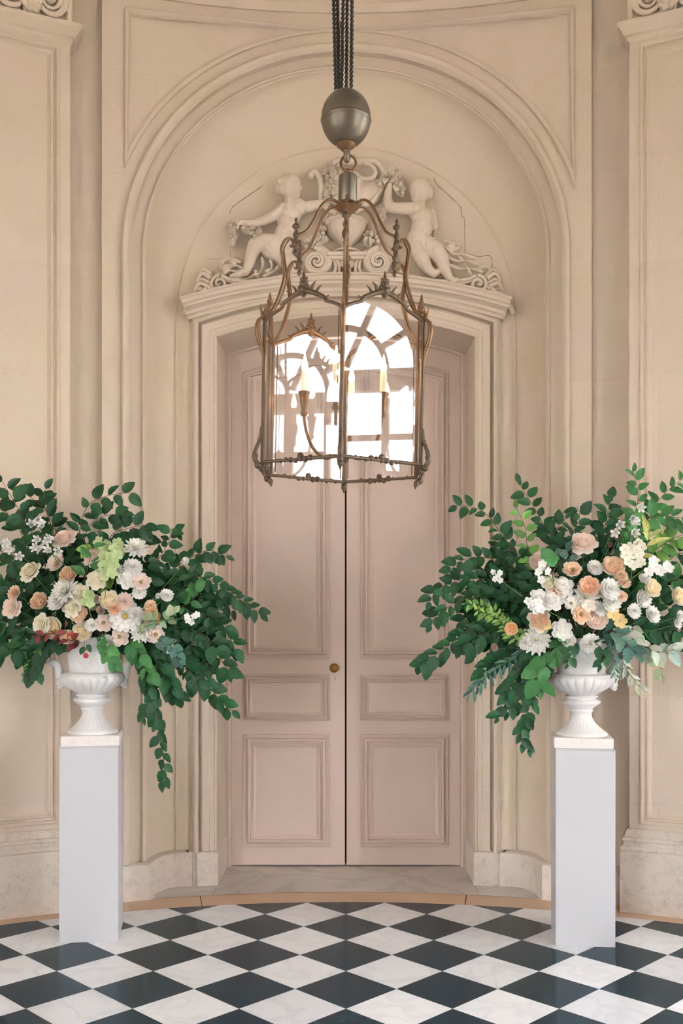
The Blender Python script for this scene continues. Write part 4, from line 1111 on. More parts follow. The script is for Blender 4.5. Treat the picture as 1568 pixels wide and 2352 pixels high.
def proto(kind):
    """-> (outer petal mesh, list of (angle, tilt jitter)), heart mesh, eye mesh or None"""
    if kind in PROTO: return PROTO[kind]
    rg = random.Random(hash(kind) % 97 if False else sum(map(ord, kind)))
    P = MB(); H = MB(); E = None; outs = []
    if kind == 'rose':
        petal(P, 0, 60, .44, .235, .08, .0, 28, tip=2, ruf=.012, rg=rg); outs = [2*pi*i/6 for i in range(6)]
        ring(H, 5, .5, 44, .37, .20, .09, .05, 26, tip=2, rg=rg, ruf=.01); ring(H, 5, .2, 25, .29, .17, .11, .11, 26, tip=2, rg=rg); ring(H, 4, .9, 12, .21, .14, .10, .19, 28, tip=2, rg=rg)
        ring(H, 3, .3, 5, .16, .10, .06, .25, 26, tip=2, rg=rg); ring(H, 2, 1.2, 2, .12, .06, .022, .29, 20, tip=2, rg=rg)
        H.sphere((0, 0, .17), .20, 10, 8, (1, 1, .85))
    elif kind == 'cabbage':
        petal(P, 0, 70, .50, .25, .05, .0, -34, tip=2, rg=rg, ruf=.012); outs = [2*pi*i/7 for i in range(7)]
        ring(H, 7, .4, 60, .44, .22, .05, .04, -34, tip=2, rg=rg, ruf=.01)
        for k in range(46):
            a = rg.uniform(0, 2*pi); q = .27*sqrt(rg.random()); B = MB()
            petal(B, 0, rg.uniform(-6, 22), rg.uniform(.13, .19), .085, .02, 0, 34, tip=2, nu=3, nv=3, ruf=.03, rg=rg)
            c_, s_ = cos(a), sin(a); rot = a+rg.choice((0, pi/2, -pi/2))+rg.uniform(-.5, .5)
            H.add([(v[0]*cos(rot)-v[1]*sin(rot)+q*c_, v[0]*sin(rot)+v[1]*cos(rot)+q*s_, v[2]+.15-.25*q*q) for v in B.v], B.f)
        H.sphere((0, 0, .10), .27, 12, 8, (1, 1, .45))
    elif kind == 'open':
        petal(P, 0, 68, .48, .235, .04, .0, -14, tip=2, ruf=.03, rg=rg); outs = [2*pi*i/6 for i in range(6)]
        ring(H, 6, .5, 56, .42, .20, .04, .03, -10, tip=2, ruf=.03, rg=rg); ring(H, 5, .2, 42, .30, .15, .04, .06, -6, tip=2, ruf=.03, rg=rg)
        E = MB(); E.sphere((0, 0, .12), .06, 8, 6, (1, 1, .7))
        for k in range(30):
            a = rg.uniform(0, 2*pi); q = rg.uniform(.05, .12); E.tube([(q*.4*cos(a), q*.4*sin(a), .08), (q*cos(a), q*sin(a), .18+rg.uniform(-.02, .03))], .011, 4)
    elif kind == 'dahlia':
        petal(P, 0, 70, .50, .075, .03, .02, 8, tip=0, nv=2, wrap=.16); outs = [2*pi*i/15 for i in range(15)]
        ring(H, 15, .2, 58, .45, .075, .03, .04, 8, tip=0, nv=2, rg=rg, wrap=.16); ring(H, 13, .1, 44, .38, .07, .03, .06, 4, tip=0, nv=2, rg=rg, wrap=.14); ring(H, 10, .4, 28, .30, .06, .03, .08, 0, tip=0, nv=2, rg=rg, wrap=.12); ring(H, 7, .2, 14, .24, .05, .02, .10, 0, tip=0, nv=2, rg=rg, wrap=.1)
        E = MB(); E.sphere((0, 0, .24), .05, 8, 6, (1, 1, .8))
    elif kind == 'daisy':
        petal(P, 0, 76, .50, .115, .04, .02, 6, nv=3, wrap=.2); outs = [2*pi*i/13 for i in range(13)]
        ring(H, 12, .25, 64, .44, .10, .04, .05, 4, nv=3, rg=rg, wrap=.2); ring(H, 9, .1, 48, .32, .08, .04, .07, 0, nv=2, rg=rg, wrap=.16)
        E = MB(); E.sphere((0, 0, .14), .085, 10, 6, (1, 1, .7))
        for k in range(24): a = rg.uniform(0, 2*pi); q = .075*sqrt(rg.random()); E.sphere((q*cos(a), q*sin(a), .19), .014, 5, 4)
    elif kind == 'ruffle':
        petal(P, 0, 60, .45, .30, .04, .0, -6, ruf=.06, rg=rg, nu=7, nv=8); outs = [2*pi*i/7 for i in range(7)]
        for tl, n, L, z in ((46, 7, .40, .05), (30, 6, .34, .09), (14, 5, .28, .13), (4, 4, .22, .17)): ring(H, n, rg.random(), tl, L, .19, .03, z, 10, ruf=.055, rg=rg, nu=5, nv=6)
        H.sphere((0, 0, .14), .17, 10, 8, (1, 1, .8))
    elif kind == 'bud':
        petal(P, 0, 34, .5, .30, .05, .0, -34); outs = [2*pi*i/5 for i in range(5)]
        ring(H, 5, .6, 24, .46, .24, .05, .03, -26, rg=rg); ring(H, 4, .2, 12, .42, .16, .04, .05, -14, rg=rg)
    elif kind == 'bell':
        petal(P, 0, 6, .52, .17, .26, .42, 62, tip=2, wrap=.26); outs = [2*pi*i/5 for i in range(5)]
        H.lathe([(.03, 0), (.15, .02), (.22, .10), (.25, .30), (.26, .50), (.29, .62)], 15)
        E = MB(); E.lathe([(.02, -.08), (.10, -.06), (.17, .01), (.19, .06), (.12, .0)], 10, mod=lambda r, z, a, k: r*(1+.15*cos(5*a)))
    elif kind == 'floret':
        petal(P, 0, 70, .48, .24, .05, .1, 8, ruf=.03, rg=rg); outs = [2*pi*i/5 for i in range(5)]
        H.lathe([(.02, -.3), (.05, -.1), (.07, .08), (.05, .13), (.005, .14)], 8)
    pm = P.mesh('petal_'+kind, True); pm.materials.append(M['petal'])
    hm = H.mesh('heart_'+kind, True); hm.materials.append(M['petal'])
    em_ = None
    if E: em_ = E.mesh('eye_'+kind, True); em_.materials.append(M['petal'])
    PROTO[kind] = (pm, outs, hm, em_); return PROTO[kind]
COLS = {'blush': (srgb(250, 232, 220), srgb(247, 216, 198)), 'cream': (srgb(247, 240, 220), srgb(246, 236, 204)), 'white': (srgb(250, 247, 243), srgb(250, 247, 238)),
        'tan': (srgb(242, 220, 194), srgb(224, 176, 132)), 'peach': (srgb(250, 228, 206), srgb(248, 206, 166)), 'orange': (srgb(250, 216, 168), srgb(248, 188, 120)),
        'yellow': (srgb(250, 242, 224), srgb(248, 228, 184)), 'pinkwhite': (srgb(250, 236, 228), srgb(248, 222, 208)), 'coral': (srgb(249, 216, 192), srgb(247, 190, 150)),
        'burgundy': (srgb(140, 50, 62), srgb(120, 36, 50)), 'gold': (srgb(240, 206, 130), srgb(226, 168, 78))}
EYE_C = {'open': srgb(196, 180, 96), 'dahlia': srgb(228, 222, 150), 'daisy': srgb(226, 200, 70)}
def quat_to(d, roll):
    q = Vector(d).normalized().to_track_quat('Z', 'Y'); return q @ Matrix.Rotation(roll, 3, 'Z').to_quaternion()
BQ = {}
class Bouquet:
    def __init__(s, name, urn_o, cx, cy, rx, rz, A):
        s.name = name; s.x0 = urn_o.location.x; s.y0 = urn_o.location.y; s.cx, s.cy, s.rx, s.rz, s.A = cx, cy, rx, rz, A
        s.mouth = Vector((s.x0, s.y0, ZM-.03))
    def depth(s, px, py):
        q = 1-((px-s.cx)/s.rx)**2-((py-s.cy)/s.rz)**2
        return s.y0-s.A*sqrt(max(0, q))
    def pos(s, px, py, dd=0.0): return Wp(px, py, s.depth(px, py)+dd)
    def face(s, px, py): return Vector(((px-s.cx)/s.rx*.9, -1.0, .30-(py-s.cy)/s.rz*.55)).normalized()
BL = Bouquet('left', UL, 215, 1375, 330, 175, .27)
BR = Bouquet('right', UR, 1345, 1375, 330, 175, .27)
frg = random.Random(11)
KNAME = {'rose': 'rose', 'cabbage': 'garden_rose', 'open': 'open_rose', 'dahlia': 'dahlia', 'daisy': 'dahlia', 'ruffle': 'ruffled_bloom', 'bud': 'rosebud', 'bell': 'bellflower', 'floret': 'floret'}
def flower(B, px, py, d, kind, col, label, dd=0.0, face=None, stem=True):
    pm, outs, hm, em_ = proto(kind)
    c = B.pos(px, py, dd); size = d*c.y/F*(1.34 if kind not in ('bell',) else 1.0)
    f = Vector(face).normalized() if face else (B.face(px, py)+Vector((frg.uniform(-.2, .2), 0, frg.uniform(-.15, .2)))).normalized()
    q = quat_to(f, frg.uniform(0, 6.28))
    e = empty(KNAME[kind], c-f*size*.2); e.rotation_mode = 'QUATERNION'; e.rotation_quaternion = q; e.scale = (size, size, size)
    tag(e, label, 'flower', 'flowers in the %s urn' % B.name)
    oc, hc = COLS[col]
    v = frg.uniform(.94, 1.03)
    for a in outs:
        o = obj('petal', pm, None, e); o.rotation_euler = (0, 0, a+frg.uniform(-.07, .07)); o.color = (oc[0]*v, oc[1]*v, oc[2]*v, 1)
        k = frg.uniform(.93, 1.07); o.scale = (k, k, frg.uniform(.9, 1.12))
    o = obj('heart', hm, None, e); o.color = hc if kind not in ('bell', 'floret') else (srgb(150, 180, 110) if kind == 'bell' else srgb(226, 224, 170))
    if em_: o = obj('eye', em_, None, e); o.color = EYE_C.get(kind, hc)
    if stem:
        mw = e.matrix_basis.copy(); tgt = B.mouth+Vector((frg.uniform(-.05, .05), frg.uniform(-.04, .04), -.02))
        b0 = Vector((0, 0, 0)); inv = Matrix.LocRotScale(c-f*size*.2, q, Vector((size,)*3)).inverted()
        tl = inv @ tgt; mid = (tl*.5+Vector((0, 0, -tl.length*.25)))
        mb = MB(); mb.tube(catmull([b0, mid, tl], 4), .0022/size, 5, cap=False); mb.build('stem', M['greenstem'], e, smooth=True)
    return e
LF = [
 (147, 1235, 46, 'rose', 'blush', 'large blush pink rose, the topmost rose of the left urn'),
 (213, 1279, 40, 'rose', 'blush', 'blush pink rose half tucked behind a light green leaf, left urn'),
 (66, 1311, 45, 'rose', 'cream', 'cream rose at the far left of the left urn, above the peach carnation'),
 (127, 1291, 40, 'open', 'pinkwhite', 'open pale pink bloom with olive centre below the white bellflowers'),
 (157, 1319, 38, 'cabbage', 'tan', 'tan garden rose right above the big white dahlia'),
 (222, 1331, 40, 'rose', 'cream', 'cream rose beside the light green hydrangea, left urn'),
 (146, 1355, 54, 'dahlia', 'white', 'large white dahlia in the middle left of the left urn'),
 (129, 1381, 40, 'ruffle', 'white', 'smaller white ruffled bloom just below the large white dahlia'),
 (180, 1363, 42, 'rose', 'cream', 'cream rose touching the right side of the large white dahlia'),
 (33, 1362, 32, 'ruffle', 'peach', 'peach carnation near the left edge of the photo'),
 (25, 1396, 40, 'rose', 'blush', 'dusty peach rose at the left edge below the peach carnation'),
 (90, 1381, 38, 'cabbage', 'tan', 'tan garden rose with a brown heart left of the white blooms'),
 (163, 1396, 36, 'rose', 'cream', 'cream rose behind the peach ranunculus, left urn'),
 (179, 1409, 36, 'cabbage', 'peach', 'peach orange ranunculus left of the middle of the left urn'),
 (93, 1433, 38, 'rose', 'cream', 'ivory rose behind the cream garden rose at the lower left'),
 (121, 1442, 44, 'cabbage', 'yellow', 'big cream garden rose with yellow heart between the red leaves'),
 (155, 1464, 30, 'cabbage', 'peach', 'half hidden peach rose under the red leaves on the urn rim'),
 (190, 1449, 40, 'cabbage', 'yellow', 'pale yellow garden rose on the rim of the left urn'),
 (238, 1430, 36, 'open', 'pinkwhite', 'open pink white bloom with yellow stamens above the left urn rim'),
 (223, 1380, 34, 'bud', 'pinkwhite', 'closed pale pink rose left of the pale peach garden rose'),
 (233, 1403, 36, 'bud', 'pinkwhite', 'lower closed pale pink rose behind a green leaf, left urn'),
 (252, 1379, 40, 'cabbage', 'yellow', 'pale peach garden rose with open heart in the middle of the left urn'),
 (286, 1382, 38, 'ruffle', 'blush', 'ruffled pink bloom above the yellow eyed white dahlia'),
 (263, 1398, 30, 'ruffle', 'coral', 'coral peach carnation left of the yellow eyed white dahlia'),
 (287, 1414, 54, 'daisy', 'white', 'white dahlia with a bright yellow eye, left urn'),
 (326, 1449, 46, 'dahlia', 'white', 'white dahlia low on the right of the left urn'),
 (348, 1416, 36, 'cabbage', 'orange', 'bright orange ranunculus right of the white dahlias, left urn'),
 (358, 1457, 36, 'open', 'pinkwhite', 'pale pink poppy like bloom right of the low white dahlia'),
 (275, 1462, 36, 'open', 'pinkwhite', 'peach pink bloom with olive centre at the right rim of the left urn'),
 (246, 1477, 30, 'rose', 'white', 'white rose hanging over the front of the left urn'),
 (210, 1436, 26, 'ruffle', 'white', 'small white ruffled bloom between pale yellow rose and pink bloom'),
 (313, 1257, 46, 'dahlia', 'white', 'white dahlia standing at the upper right of the left urn'),
 (305, 1303, 38, 'ruffle', 'white', 'white ruffled bloom below the upper white dahlia, left urn'),
 (291, 1329, 38, 'rose', 'white', 'white rose left of the pink bloom in the left urn'),
 (324, 1335, 36, 'open', 'pinkwhite', 'pale pink open rose below the white ruffled bloom, left urn'),
 (320, 1360, 30, 'ruffle', 'white', 'white ruffled bloom under the pale pink open rose, left urn'),
 (424, 1292, 28, 'bud', 'white', 'white rosebud alone among the leaves on the right of the left urn'),
 (383, 1368, 28, 'ruffle', 'white', 'white ruffled bloom above the orange ranunculus on its right'),
 (361, 1371, 22, 'bud', 'white', 'small white bud above the orange ranunculus'),
 (268, 1308, 26, 'dahlia', 'white', 'small white dahlia beside the light green hydrangea'),
 (386, 1487, 26, 'ruffle', 'peach', 'small peach bloom beside the grey green eucalyptus, left urn'),
 (345, 1392, 26, 'ruffle', 'peach', 'small peach ruffled bloom right behind the orange ranunculus'),
 (312, 1410, 34, 'ruffle', 'white', 'white ruffled bloom squeezed between the dahlia and the orange ranunculus'),
]
RF = [
 (1340, 1246, 52, 'rose', 'blush', 'large blush pink rose, the topmost rose of the right urn'),
 (1314, 1307, 38, 'open', 'peach', 'peach pink open rose with yellow eye below the topmost rose'),
 (1241, 1291, 42, 'cabbage', 'blush', 'blush garden rose partly under a green leaf at the upper left, right urn'),
 (1366, 1304, 36, 'ruffle', 'white', 'white ruffled bloom left of the peach garden rose, right urn'),
 (1408, 1300, 44, 'cabbage', 'peach', 'salmon peach garden rose in the upper middle of the right urn'),
 (1292, 1347, 42, 'rose', 'white', 'large white rose left of the coral ranunculus'),
 (1262, 1338, 32, 'rose', 'cream', 'pale cream rose behind the large white rose, right urn'),
 (1353, 1347, 42, 'cabbage', 'coral', 'coral orange ranunculus in the middle of the right urn'),
 (1344, 1371, 48, 'dahlia', 'white', 'white dahlia in front of the coral ranunculus'),
 (1237, 1372, 34, 'rose', 'white', 'white rose at the left of the white group, right urn'),
 (1268, 1377, 42, 'rose', 'white', 'open white rose between the left white rose and the dahlia, right urn'),
 (1276, 1361, 30, 'ruffle', 'coral', 'orange bloom peeking out behind the white roses, right urn'),
 (1238, 1424, 42, 'rose', 'tan', 'tan peach rose at the lower left of the right urn'),
 (1255, 1437, 18, 'floret', 'gold', 'small ochre flower touching the tan rose'),
 (1174, 1444, 26, 'cabbage', 'orange', 'small yellow orange ranunculus among leaves left of the right urn'),
 (1232, 1469, 54, 'dahlia', 'white', 'white dahlia with pointed petals low at the left of the right urn'),
 (1206, 1476, 30, 'ruffle', 'white', 'white bloom half behind the low pointed dahlia'),
 (1291, 1447, 40, 'rose', 'white', 'white rose just above the rim of the right urn'),
 (1335, 1411, 40, 'open', 'peach', 'open peach rose with yellow eye above the rim of the right urn'),
 (1367, 1422, 46, 'cabbage', 'blush', 'blush garden rose with a quartered heart, right urn'),
 (1307, 1472, 30, 'ruffle', 'white', 'pale ruffled bloom on the left rim of the right urn'),
 (1355, 1479, 42, 'ruffle', 'white', 'white ruffled bloom hanging over the front of the right urn'),
 (1352, 1391, 24, 'floret', 'peach', 'small peach flower under the central white dahlia'),
 (1400, 1353, 46, 'ruffle', 'white', 'large white lisianthus right of the coral ranunculus'),
 (1404, 1382, 42, 'ruffle', 'white', 'lower white lisianthus under the large one, right urn'),
 (1378, 1355, 32, 'rose', 'cream', 'cream rose between the coral ranunculus and the white lisianthus'),
 (1409, 1411, 26, 'floret', 'gold', 'upper left one of two small yellow flowers, right urn'),
 (1424, 1426, 26, 'floret', 'gold', 'lower right one of two small yellow flowers, right urn'),
 (1424, 1321, 30, 'ruffle', 'peach', 'small pale peach bloom below the salmon garden rose'),
 (1433, 1337, 28, 'ruffle', 'peach', 'lowest small peach bloom below the salmon garden rose'),
 (1497, 1350, 40, 'cabbage', 'yellow', 'peach centred garden rose on the right side of the right urn'),
 (1478, 1376, 38, 'ruffle', 'white', 'white bloom just below the peach centred garden rose'),
 (1455, 1403, 32, 'ruffle', 'white', 'white ruffled bloom right of the small yellow flowers'),
 (1498, 1412, 38, 'ruffle', 'white', 'white snapdragon cluster at the lower right of the right urn'),
 (1560, 1370, 38, 'cabbage', 'yellow', 'peach centred rose cut by the right edge of the photo'),
 (1137, 1488, 30, 'bud', 'blush', 'closed blush rose among leaves at the lower left of the right urn'),
 (1378, 1398, 34, 'ruffle', 'white', 'pale bloom behind the blush garden rose, right urn'),
 (1312, 1385, 30, 'open', 'white', 'shaded white bloom left of the central dahlia, right urn'),
 (1428, 1370, 24, 'ruffle', 'peach', 'small peach bloom right of the white lisianthus'),
 (1480, 1330, 26, 'ruffle', 'white', 'white bloom above left of the peach centred garden rose'),
 (1562, 1415, 24, 'ruffle', 'white', 'upper white bloom at the right photo edge, right urn'),
 (1556, 1433, 20, 'ruffle', 'white', 'lower small white bloom at the right photo edge, right urn'),
 (1402, 1224, 20, 'bud', 'burgundy', 'upper burgundy bud beside the white bellflowers, right urn'),
 (1417, 1236, 22, 'bud', 'burgundy', 'right burgundy bud of three, right urn'),
 (1400, 1253, 20, 'bud', 'burgundy', 'lowest burgundy bud of three, right urn'),
]
for (px, py, d, k, c, lab) in LF: flower(BL, px, py, d, k, c, lab, frg.uniform(-.015, .015))
for (px, py, d, k, c, lab) in RF: flower(BR, px, py, d, k, c, lab, frg.uniform(-.015, .015))
# stalks of white bellflowers / white florets: one thing each, bells are its parts
def sprig(B, name, pts, bells, d, kind, col, label, dd=0.0, stemcol='greenstem'):
    pm, outs, hm, em_ = proto(kind)
    P = [B.pos(x, y, dd) for x, y in pts]
    e = empty(name, P[0]); tag(e, label, 'flower', 'flowering sprigs in the %s urn' % B.name)
    mb = MB(); L = catmull([p-P[0] for p in P], 6); mb.tube(L, .0022, 5); mb.build('stem', M[stemcol], e, smooth=True)
    oc, hc = COLS[col]
    for (x, y) in bells:
        c = B.pos(x, y, dd-.02)-P[0]; size = d*B.y0/F
        f = Vector((frg.uniform(-.7, .7), -1, frg.uniform(-.6, .5))).normalized(); q = quat_to(f, frg.uniform(0, 6))
        be = obj('blossom', hm, None, e); be.location = c; be.rotation_mode = 'QUATERNION'; be.rotation_quaternion = q; be.scale = (size,)*3
        be.color = oc if kind == 'bell' else srgb(226, 224, 170)
        for a in outs:
            o = obj('petal', pm, None, be); o.rotation_euler = (0, 0, a); o.color = oc
        if em_: o = obj('calyx', em_, None, be); o.color = srgb(128, 160, 96)
        n = min(L, key=lambda v: (v-c).length)
        mb = MB(); mb.tube([n, n.lerp(c, .6)+Vector((0, 0, .004)), c], .0014, 4, cap=False); mb.build('stalk', M['greenstem'], e, smooth=True)
sprig(BL, 'bellflower_stalk', [(130, 1290), (105, 1240), (88, 1205), (80, 1180)], [(85, 1191), (73, 1207), (96, 1210)], 22, 'bell', 'white', 'white bellflower stalk standing at the top left of the left urn', -.02)
sprig(BL, 'bellflower_stalk', [(150, 1300), (120, 1270), (105, 1245), (95, 1232)], [(93, 1240), (112, 1237), (97, 1256), (87, 1262), (116, 1266), (133, 1266), (122, 1236)], 21, 'bell', 'white', 'white bellflower cluster left of the topmost blush rose', -.03)
sprig(BL, 'bellflower_stalk', [(80, 1300), (45, 1275), (20, 1255), (2, 1240)], [(8, 1241), (24, 1250), (33, 1262), (44, 1276), (18, 1262)], 21, 'bell', 'white', 'white bellflower stalk leaning out at the left photo edge', -.02)
sprig(BR, 'bellflower_stalk', [(1440, 1300), (1440, 1240), (1452, 1190), (1466, 1155)], [(1465, 1162), (1452, 1186), (1423, 1205), (1450, 1204), (1453, 1221), (1416, 1222)], 22, 'bell', 'white', 'white bellflower stalk standing at the top right of the right urn', -.02)
sprig(BR, 'stock_stem', [(1420, 1350), (1470, 1315), (1505, 1300), (1535, 1303)], [(1494, 1297), (1505, 1305), (1528, 1301), (1490, 1312), (1516, 1312), (1535, 1306), (1500, 1290)], 24, 'floret', 'white', 'white stock flowers reaching right above the peach centred garden rose', -.02)
sprig(BR, 'stock_stem', [(1290, 1420), (1250, 1400), (1230, 1390), (1215, 1380)], [(1213, 1382), (1225, 1385), (1235, 1395), (1226, 1402), (1242, 1400), (1218, 1392), (1236, 1383)], 20, 'floret', 'white', 'white stock cluster at the left of the white roses, right urn', -.03)
sprig(BR, 'floret_sprig', [(1275, 1350), (1262, 1325), (1250, 1308), (1244, 1292)], [(1245, 1296), (1235, 1313), (1255, 1311), (1244, 1332), (1240, 1304)], 19, 'floret', 'white', 'white star flowers in front of the upper left garden rose', -.05)
sprig(BR, 'floret_sprig', [(1200, 1370), (1165, 1345), (1145, 1325), (1130, 1312)], [(1131, 1315), (1143, 1322), (1136, 1330), (1150, 1334), (1147, 1316)], 14, 'floret', 'white', 'tiny white flowers among the leaves left of the right urn', -.02)
sprig(BR, 'hydrangea_head', [(1450, 1330), (1450, 1300), (1448, 1280), (1446, 1262)], [(1432, 1262), (1446, 1258), (1460, 1262), (1472, 1255), (1436, 1276), (1452, 1276), (1466, 1274), (1440, 1290), (1455, 1296), (1470, 1290), (1462, 1246)], 24, 'floret', 'cream', 'creamy green hydrangea head right of the salmon garden rose', -.02)
COLS['lime'] = (srgb(186, 206, 138), srgb(170, 196, 110))
sprig(BL, 'hydrangea_head', [(240, 1380), (245, 1330), (248, 1290), (252, 1255)], [(238, 1262), (250, 1250), (262, 1262), (240, 1280), (254, 1280), (268, 1276), (236, 1298), (250, 1300), (262, 1296), (280, 1262), (228, 1246), (272, 1248), (256, 1316), (244, 1322)], 27, 'floret', 'lime', 'lime green hydrangea head in the upper middle of the left urn', -.01)
sprig(BL, 'hydrangea_head', [(210, 1420), (203, 1395), (200, 1380), (202, 1365)], [(198, 1366), (208, 1372), (196, 1382), (206, 1386), (212, 1362)], 22, 'floret', 'lime', 'small lime green hydrangea right of the cream rose, left urn', -.01)
sprig(BL, 'blossom_sprig', [(330, 1440), (380, 1425), (410, 1422), (445, 1420)], [(428, 1416), (437, 1422), (445, 1414), (452, 1412), (440, 1428), (432, 1424)], 15, 'floret', 'white', 'tiny white blossom sprig right of the orange ranunculus', -.07)

# --- leaves
def leaf_mesh(name, wid, serr, fold, droop, n=10, mat='leaf', round_=1.0):
    rows = []
    for i in range(n+1):
        u = i/n; w = wid*sin(pi*u**(.82*round_))**.75*(1-.12*u)+.001
        if serr and 0 < i < n: w *= (1+serr*(1 if i % 2 else -1))
        z = -droop*u*u
        rows.append([Vector((-w, u, z+fold*w)), Vector((-w*.5, u+.02*(1-u), z+fold*w*.38)), Vector((0, u, z)), Vector((w*.5, u+.02*(1-u), z+fold*w*.38)), Vector((w, u, z+fold*w))])
    mb = MB(); mb.grid(rows); me = mb.mesh(name, True); me.materials.append(M[mat]); return me
LEAF = {'beech': [leaf_mesh('leaf_beech', .34, .05, .35, .18), leaf_mesh('leaf_beech_b', .38, .05, .2, .3), leaf_mesh('leaf_beech_c', .30, .05, .5, .05)],
        'round': [leaf_mesh('leaf_round', .44, 0, .2, .1, 8, 'leaf_smooth', .8), leaf_mesh('leaf_round_b', .4, 0, .35, .2, 8, 'leaf_smooth', .8)],
        'long': [leaf_mesh('leaf_long', .17, 0, .4, .25, 8, 'leaf_smooth'), leaf_mesh('leaf_long_b', .15, 0, .3, .4, 8, 'leaf_smooth')],
        'fern': [leaf_mesh('leaf_fern', .22, 0, .3, .1, 6, 'leaf_smooth')]}
GREEN = {'deep': srgb(35, 88, 51), 'mid': srgb(72, 138, 76), 'light': srgb(120, 172, 86), 'blue': srgb(84, 124, 112), 'pale': srgb(168, 190, 150), 'lime': srgb(150, 186, 96), 'red': srgb(158, 62, 66), 'yellow': srgb(206, 206, 124), 'silver': srgb(190, 204, 186)}
def leaf_frame(d, nrm):
    y = d.normalized(); z = (nrm-y*nrm.dot(y)).normalized(); x = y.cross(z)
    return Matrix((x, y, z)).transposed().to_quaternion()
NLEAF = 0
def branch(B, pts, label, kind='beech', col='deep', size=28, gap=13, dep=(0, 0), start=.28, rng=None, fill=1.0, thick=.003, name='leafy_branch', cat='branch', hang=.25):
    """pts: pixels from inside the bouquet outwards; dep: depth offset (m) from the urn's axis at the first and last point"""
    global NLEAF
    rg = random.Random(int(pts[0][0]*7+pts[-1][0]*13+pts[-1][1]))
    n = len(pts); P = [Wp(p[0], p[1], B.y0+dep[0]+(dep[1]-dep[0])*i/(n-1)) for i, p in enumerate(pts)]
    P = [B.mouth.lerp(P[0], .25)]+P
    e = empty(name, P[0]); tag(e, label, cat, 'greenery in the %s urn' % B.name)
    C = catmull([p-P[0] for p in P], 10)
    mb = MB(); mb.tube(C, lambda t: thick*(1-.75*t)+.0004, 5, cap=False); mb.build('stem', M['stem' if kind == 'beech' else 'greenstem'], e, smooth=True)
    lens = [0]
    for a, b in zip(C[:-1], C[1:]): lens.append(lens[-1]+(b-a).length)
    tot = lens[-1]; g = gap*B.y0/F; s = tot*start; k = 0
    while s < tot+1e-4:
        i = min(len(C)-2, max(j for j in range(len(lens)) if lens[j] <= s+1e-9)); t = (s-lens[i])/max(1e-6, lens[i+1]-lens[i])
        p = C[i].lerp(C[i+1], min(1, t)); tan = (C[i+1]-C[i]).normalized()
        side = tan.cross(Vector((0, -1, 0))); side = side.normalized() if side.length > .1 else Vector((1, 0, 0))
        last = s+g > tot
        sd = (1 if k % 2 else -1)
        d = tan*rg.uniform(.45, .9)+side*sd*(rg.uniform(.6, 1.1) if not last else .1)+Vector((rg.uniform(-.2, .2), rg.uniform(-.5, .35), -hang+rg.uniform(-.2, .2)))
        nr = Vector((rg.uniform(-.55, .55), -1, rg.uniform(.0, .9)))
        sz = 1.1*size*B.y0/F*rg.uniform(.72, 1.2)*(.75 if last else 1)
        o = obj('leaf', rg.choice(LEAF[kind]), None, e); NLEAF += 1
        o.location = p+d.normalized()*sz*.08; o.rotation_mode = 'QUATERNION'; o.rotation_quaternion = leaf_frame(d, nr); o.scale = (sz, sz, sz)
        c = GREEN[col]; v = rg.uniform(.55, 1.3); o.color = (c[0]*v*rg.uniform(.85, 1.25), c[1]*v, c[2]*v*rg.uniform(.85, 1.15), 1)
        s += g*rg.uniform(.7, 1.25)/fill; k += 1
    return e
b = branch
L_, R_B = BL, BR
b(L_, [(150, 1400), (90, 1260), (40, 1165), (5, 1105)], 'branch with big leaves rising to the top left corner of the left urn', size=40, gap=15, dep=(.0, -.05))
b(L_, [(130, 1380), (60, 1250), (30, 1190), (-20, 1160)], 'leafy branch spreading to the left photo edge above the bellflowers', size=38, gap=15, dep=(.05, .0))
b(L_, [(170, 1380), (140, 1260), (110, 1180), (60, 1135), (45, 1128)], 'leafy branch behind the white bellflowers, bending left', size=36, gap=13, dep=(.05, .04))
b(L_, [(160, 1360), (115, 1200), (100, 1150), (106, 1115)], 'upright twig ending in a single leaf, top left of the left urn', size=32, gap=16, dep=(.08, .05), start=.5)
b(L_, [(180, 1380), (180, 1240), (200, 1165), (250, 1138), (312, 1131)], 'thin arching branch at the top of the left urn, tip pointing right', size=30, gap=15, dep=(.05, .0), start=.5, hang=.4)
b(L_, [(200, 1370), (190, 1270), (205, 1210), (240, 1185), (290, 1180)], 'leafy branch right of the topmost blush rose, curving right', size=32, gap=13, dep=(.06, .02), start=.4)
b(L_, [(235, 1360), (250, 1240), (290, 1215), (340, 1205)], 'branch ending in two large leaves above the upper white dahlia', size=38, gap=13, dep=(.08, .03), start=.4)
b(L_, [(260, 1360), (290, 1290), (320, 1240), (330, 1225)], 'dark leafy branch behind the upper white dahlia', size=36, gap=12, dep=(.12, .1), start=.3)
b(L_, [(280, 1380), (350, 1300), (385, 1250), (395, 1215), (415, 1228)], 'upright small leaved branch right of the upper white dahlia', size=26, gap=10, dep=(.06, .02), start=.35)
b(L_, [(300, 1380), (380, 1320), (440, 1280), (480, 1265), (522, 1280)], 'branch reaching right above the white rosebud', size=32, gap=12, dep=(.06, .05), start=.35)
b(L_, [(330, 1390), (420, 1330), (480, 1330), (540, 1370), (603, 1412)], 'long branch reaching furthest right across the door, left urn', size=26, gap=9, dep=(.0, -.1), start=.3)
b(L_, [(330, 1400), (420, 1360), (490, 1370), (540, 1400), (565, 1400)], 'second branch reaching right in front of the door frame', size=30, gap=10, dep=(.04, .0), start=.25)
b(L_, [(320, 1420), (420, 1400), (490, 1420), (530, 1470), (540, 1500)], 'branch drooping right along the door frame, left urn', size=32, gap=10, dep=(-.02, -.06), start=.25)
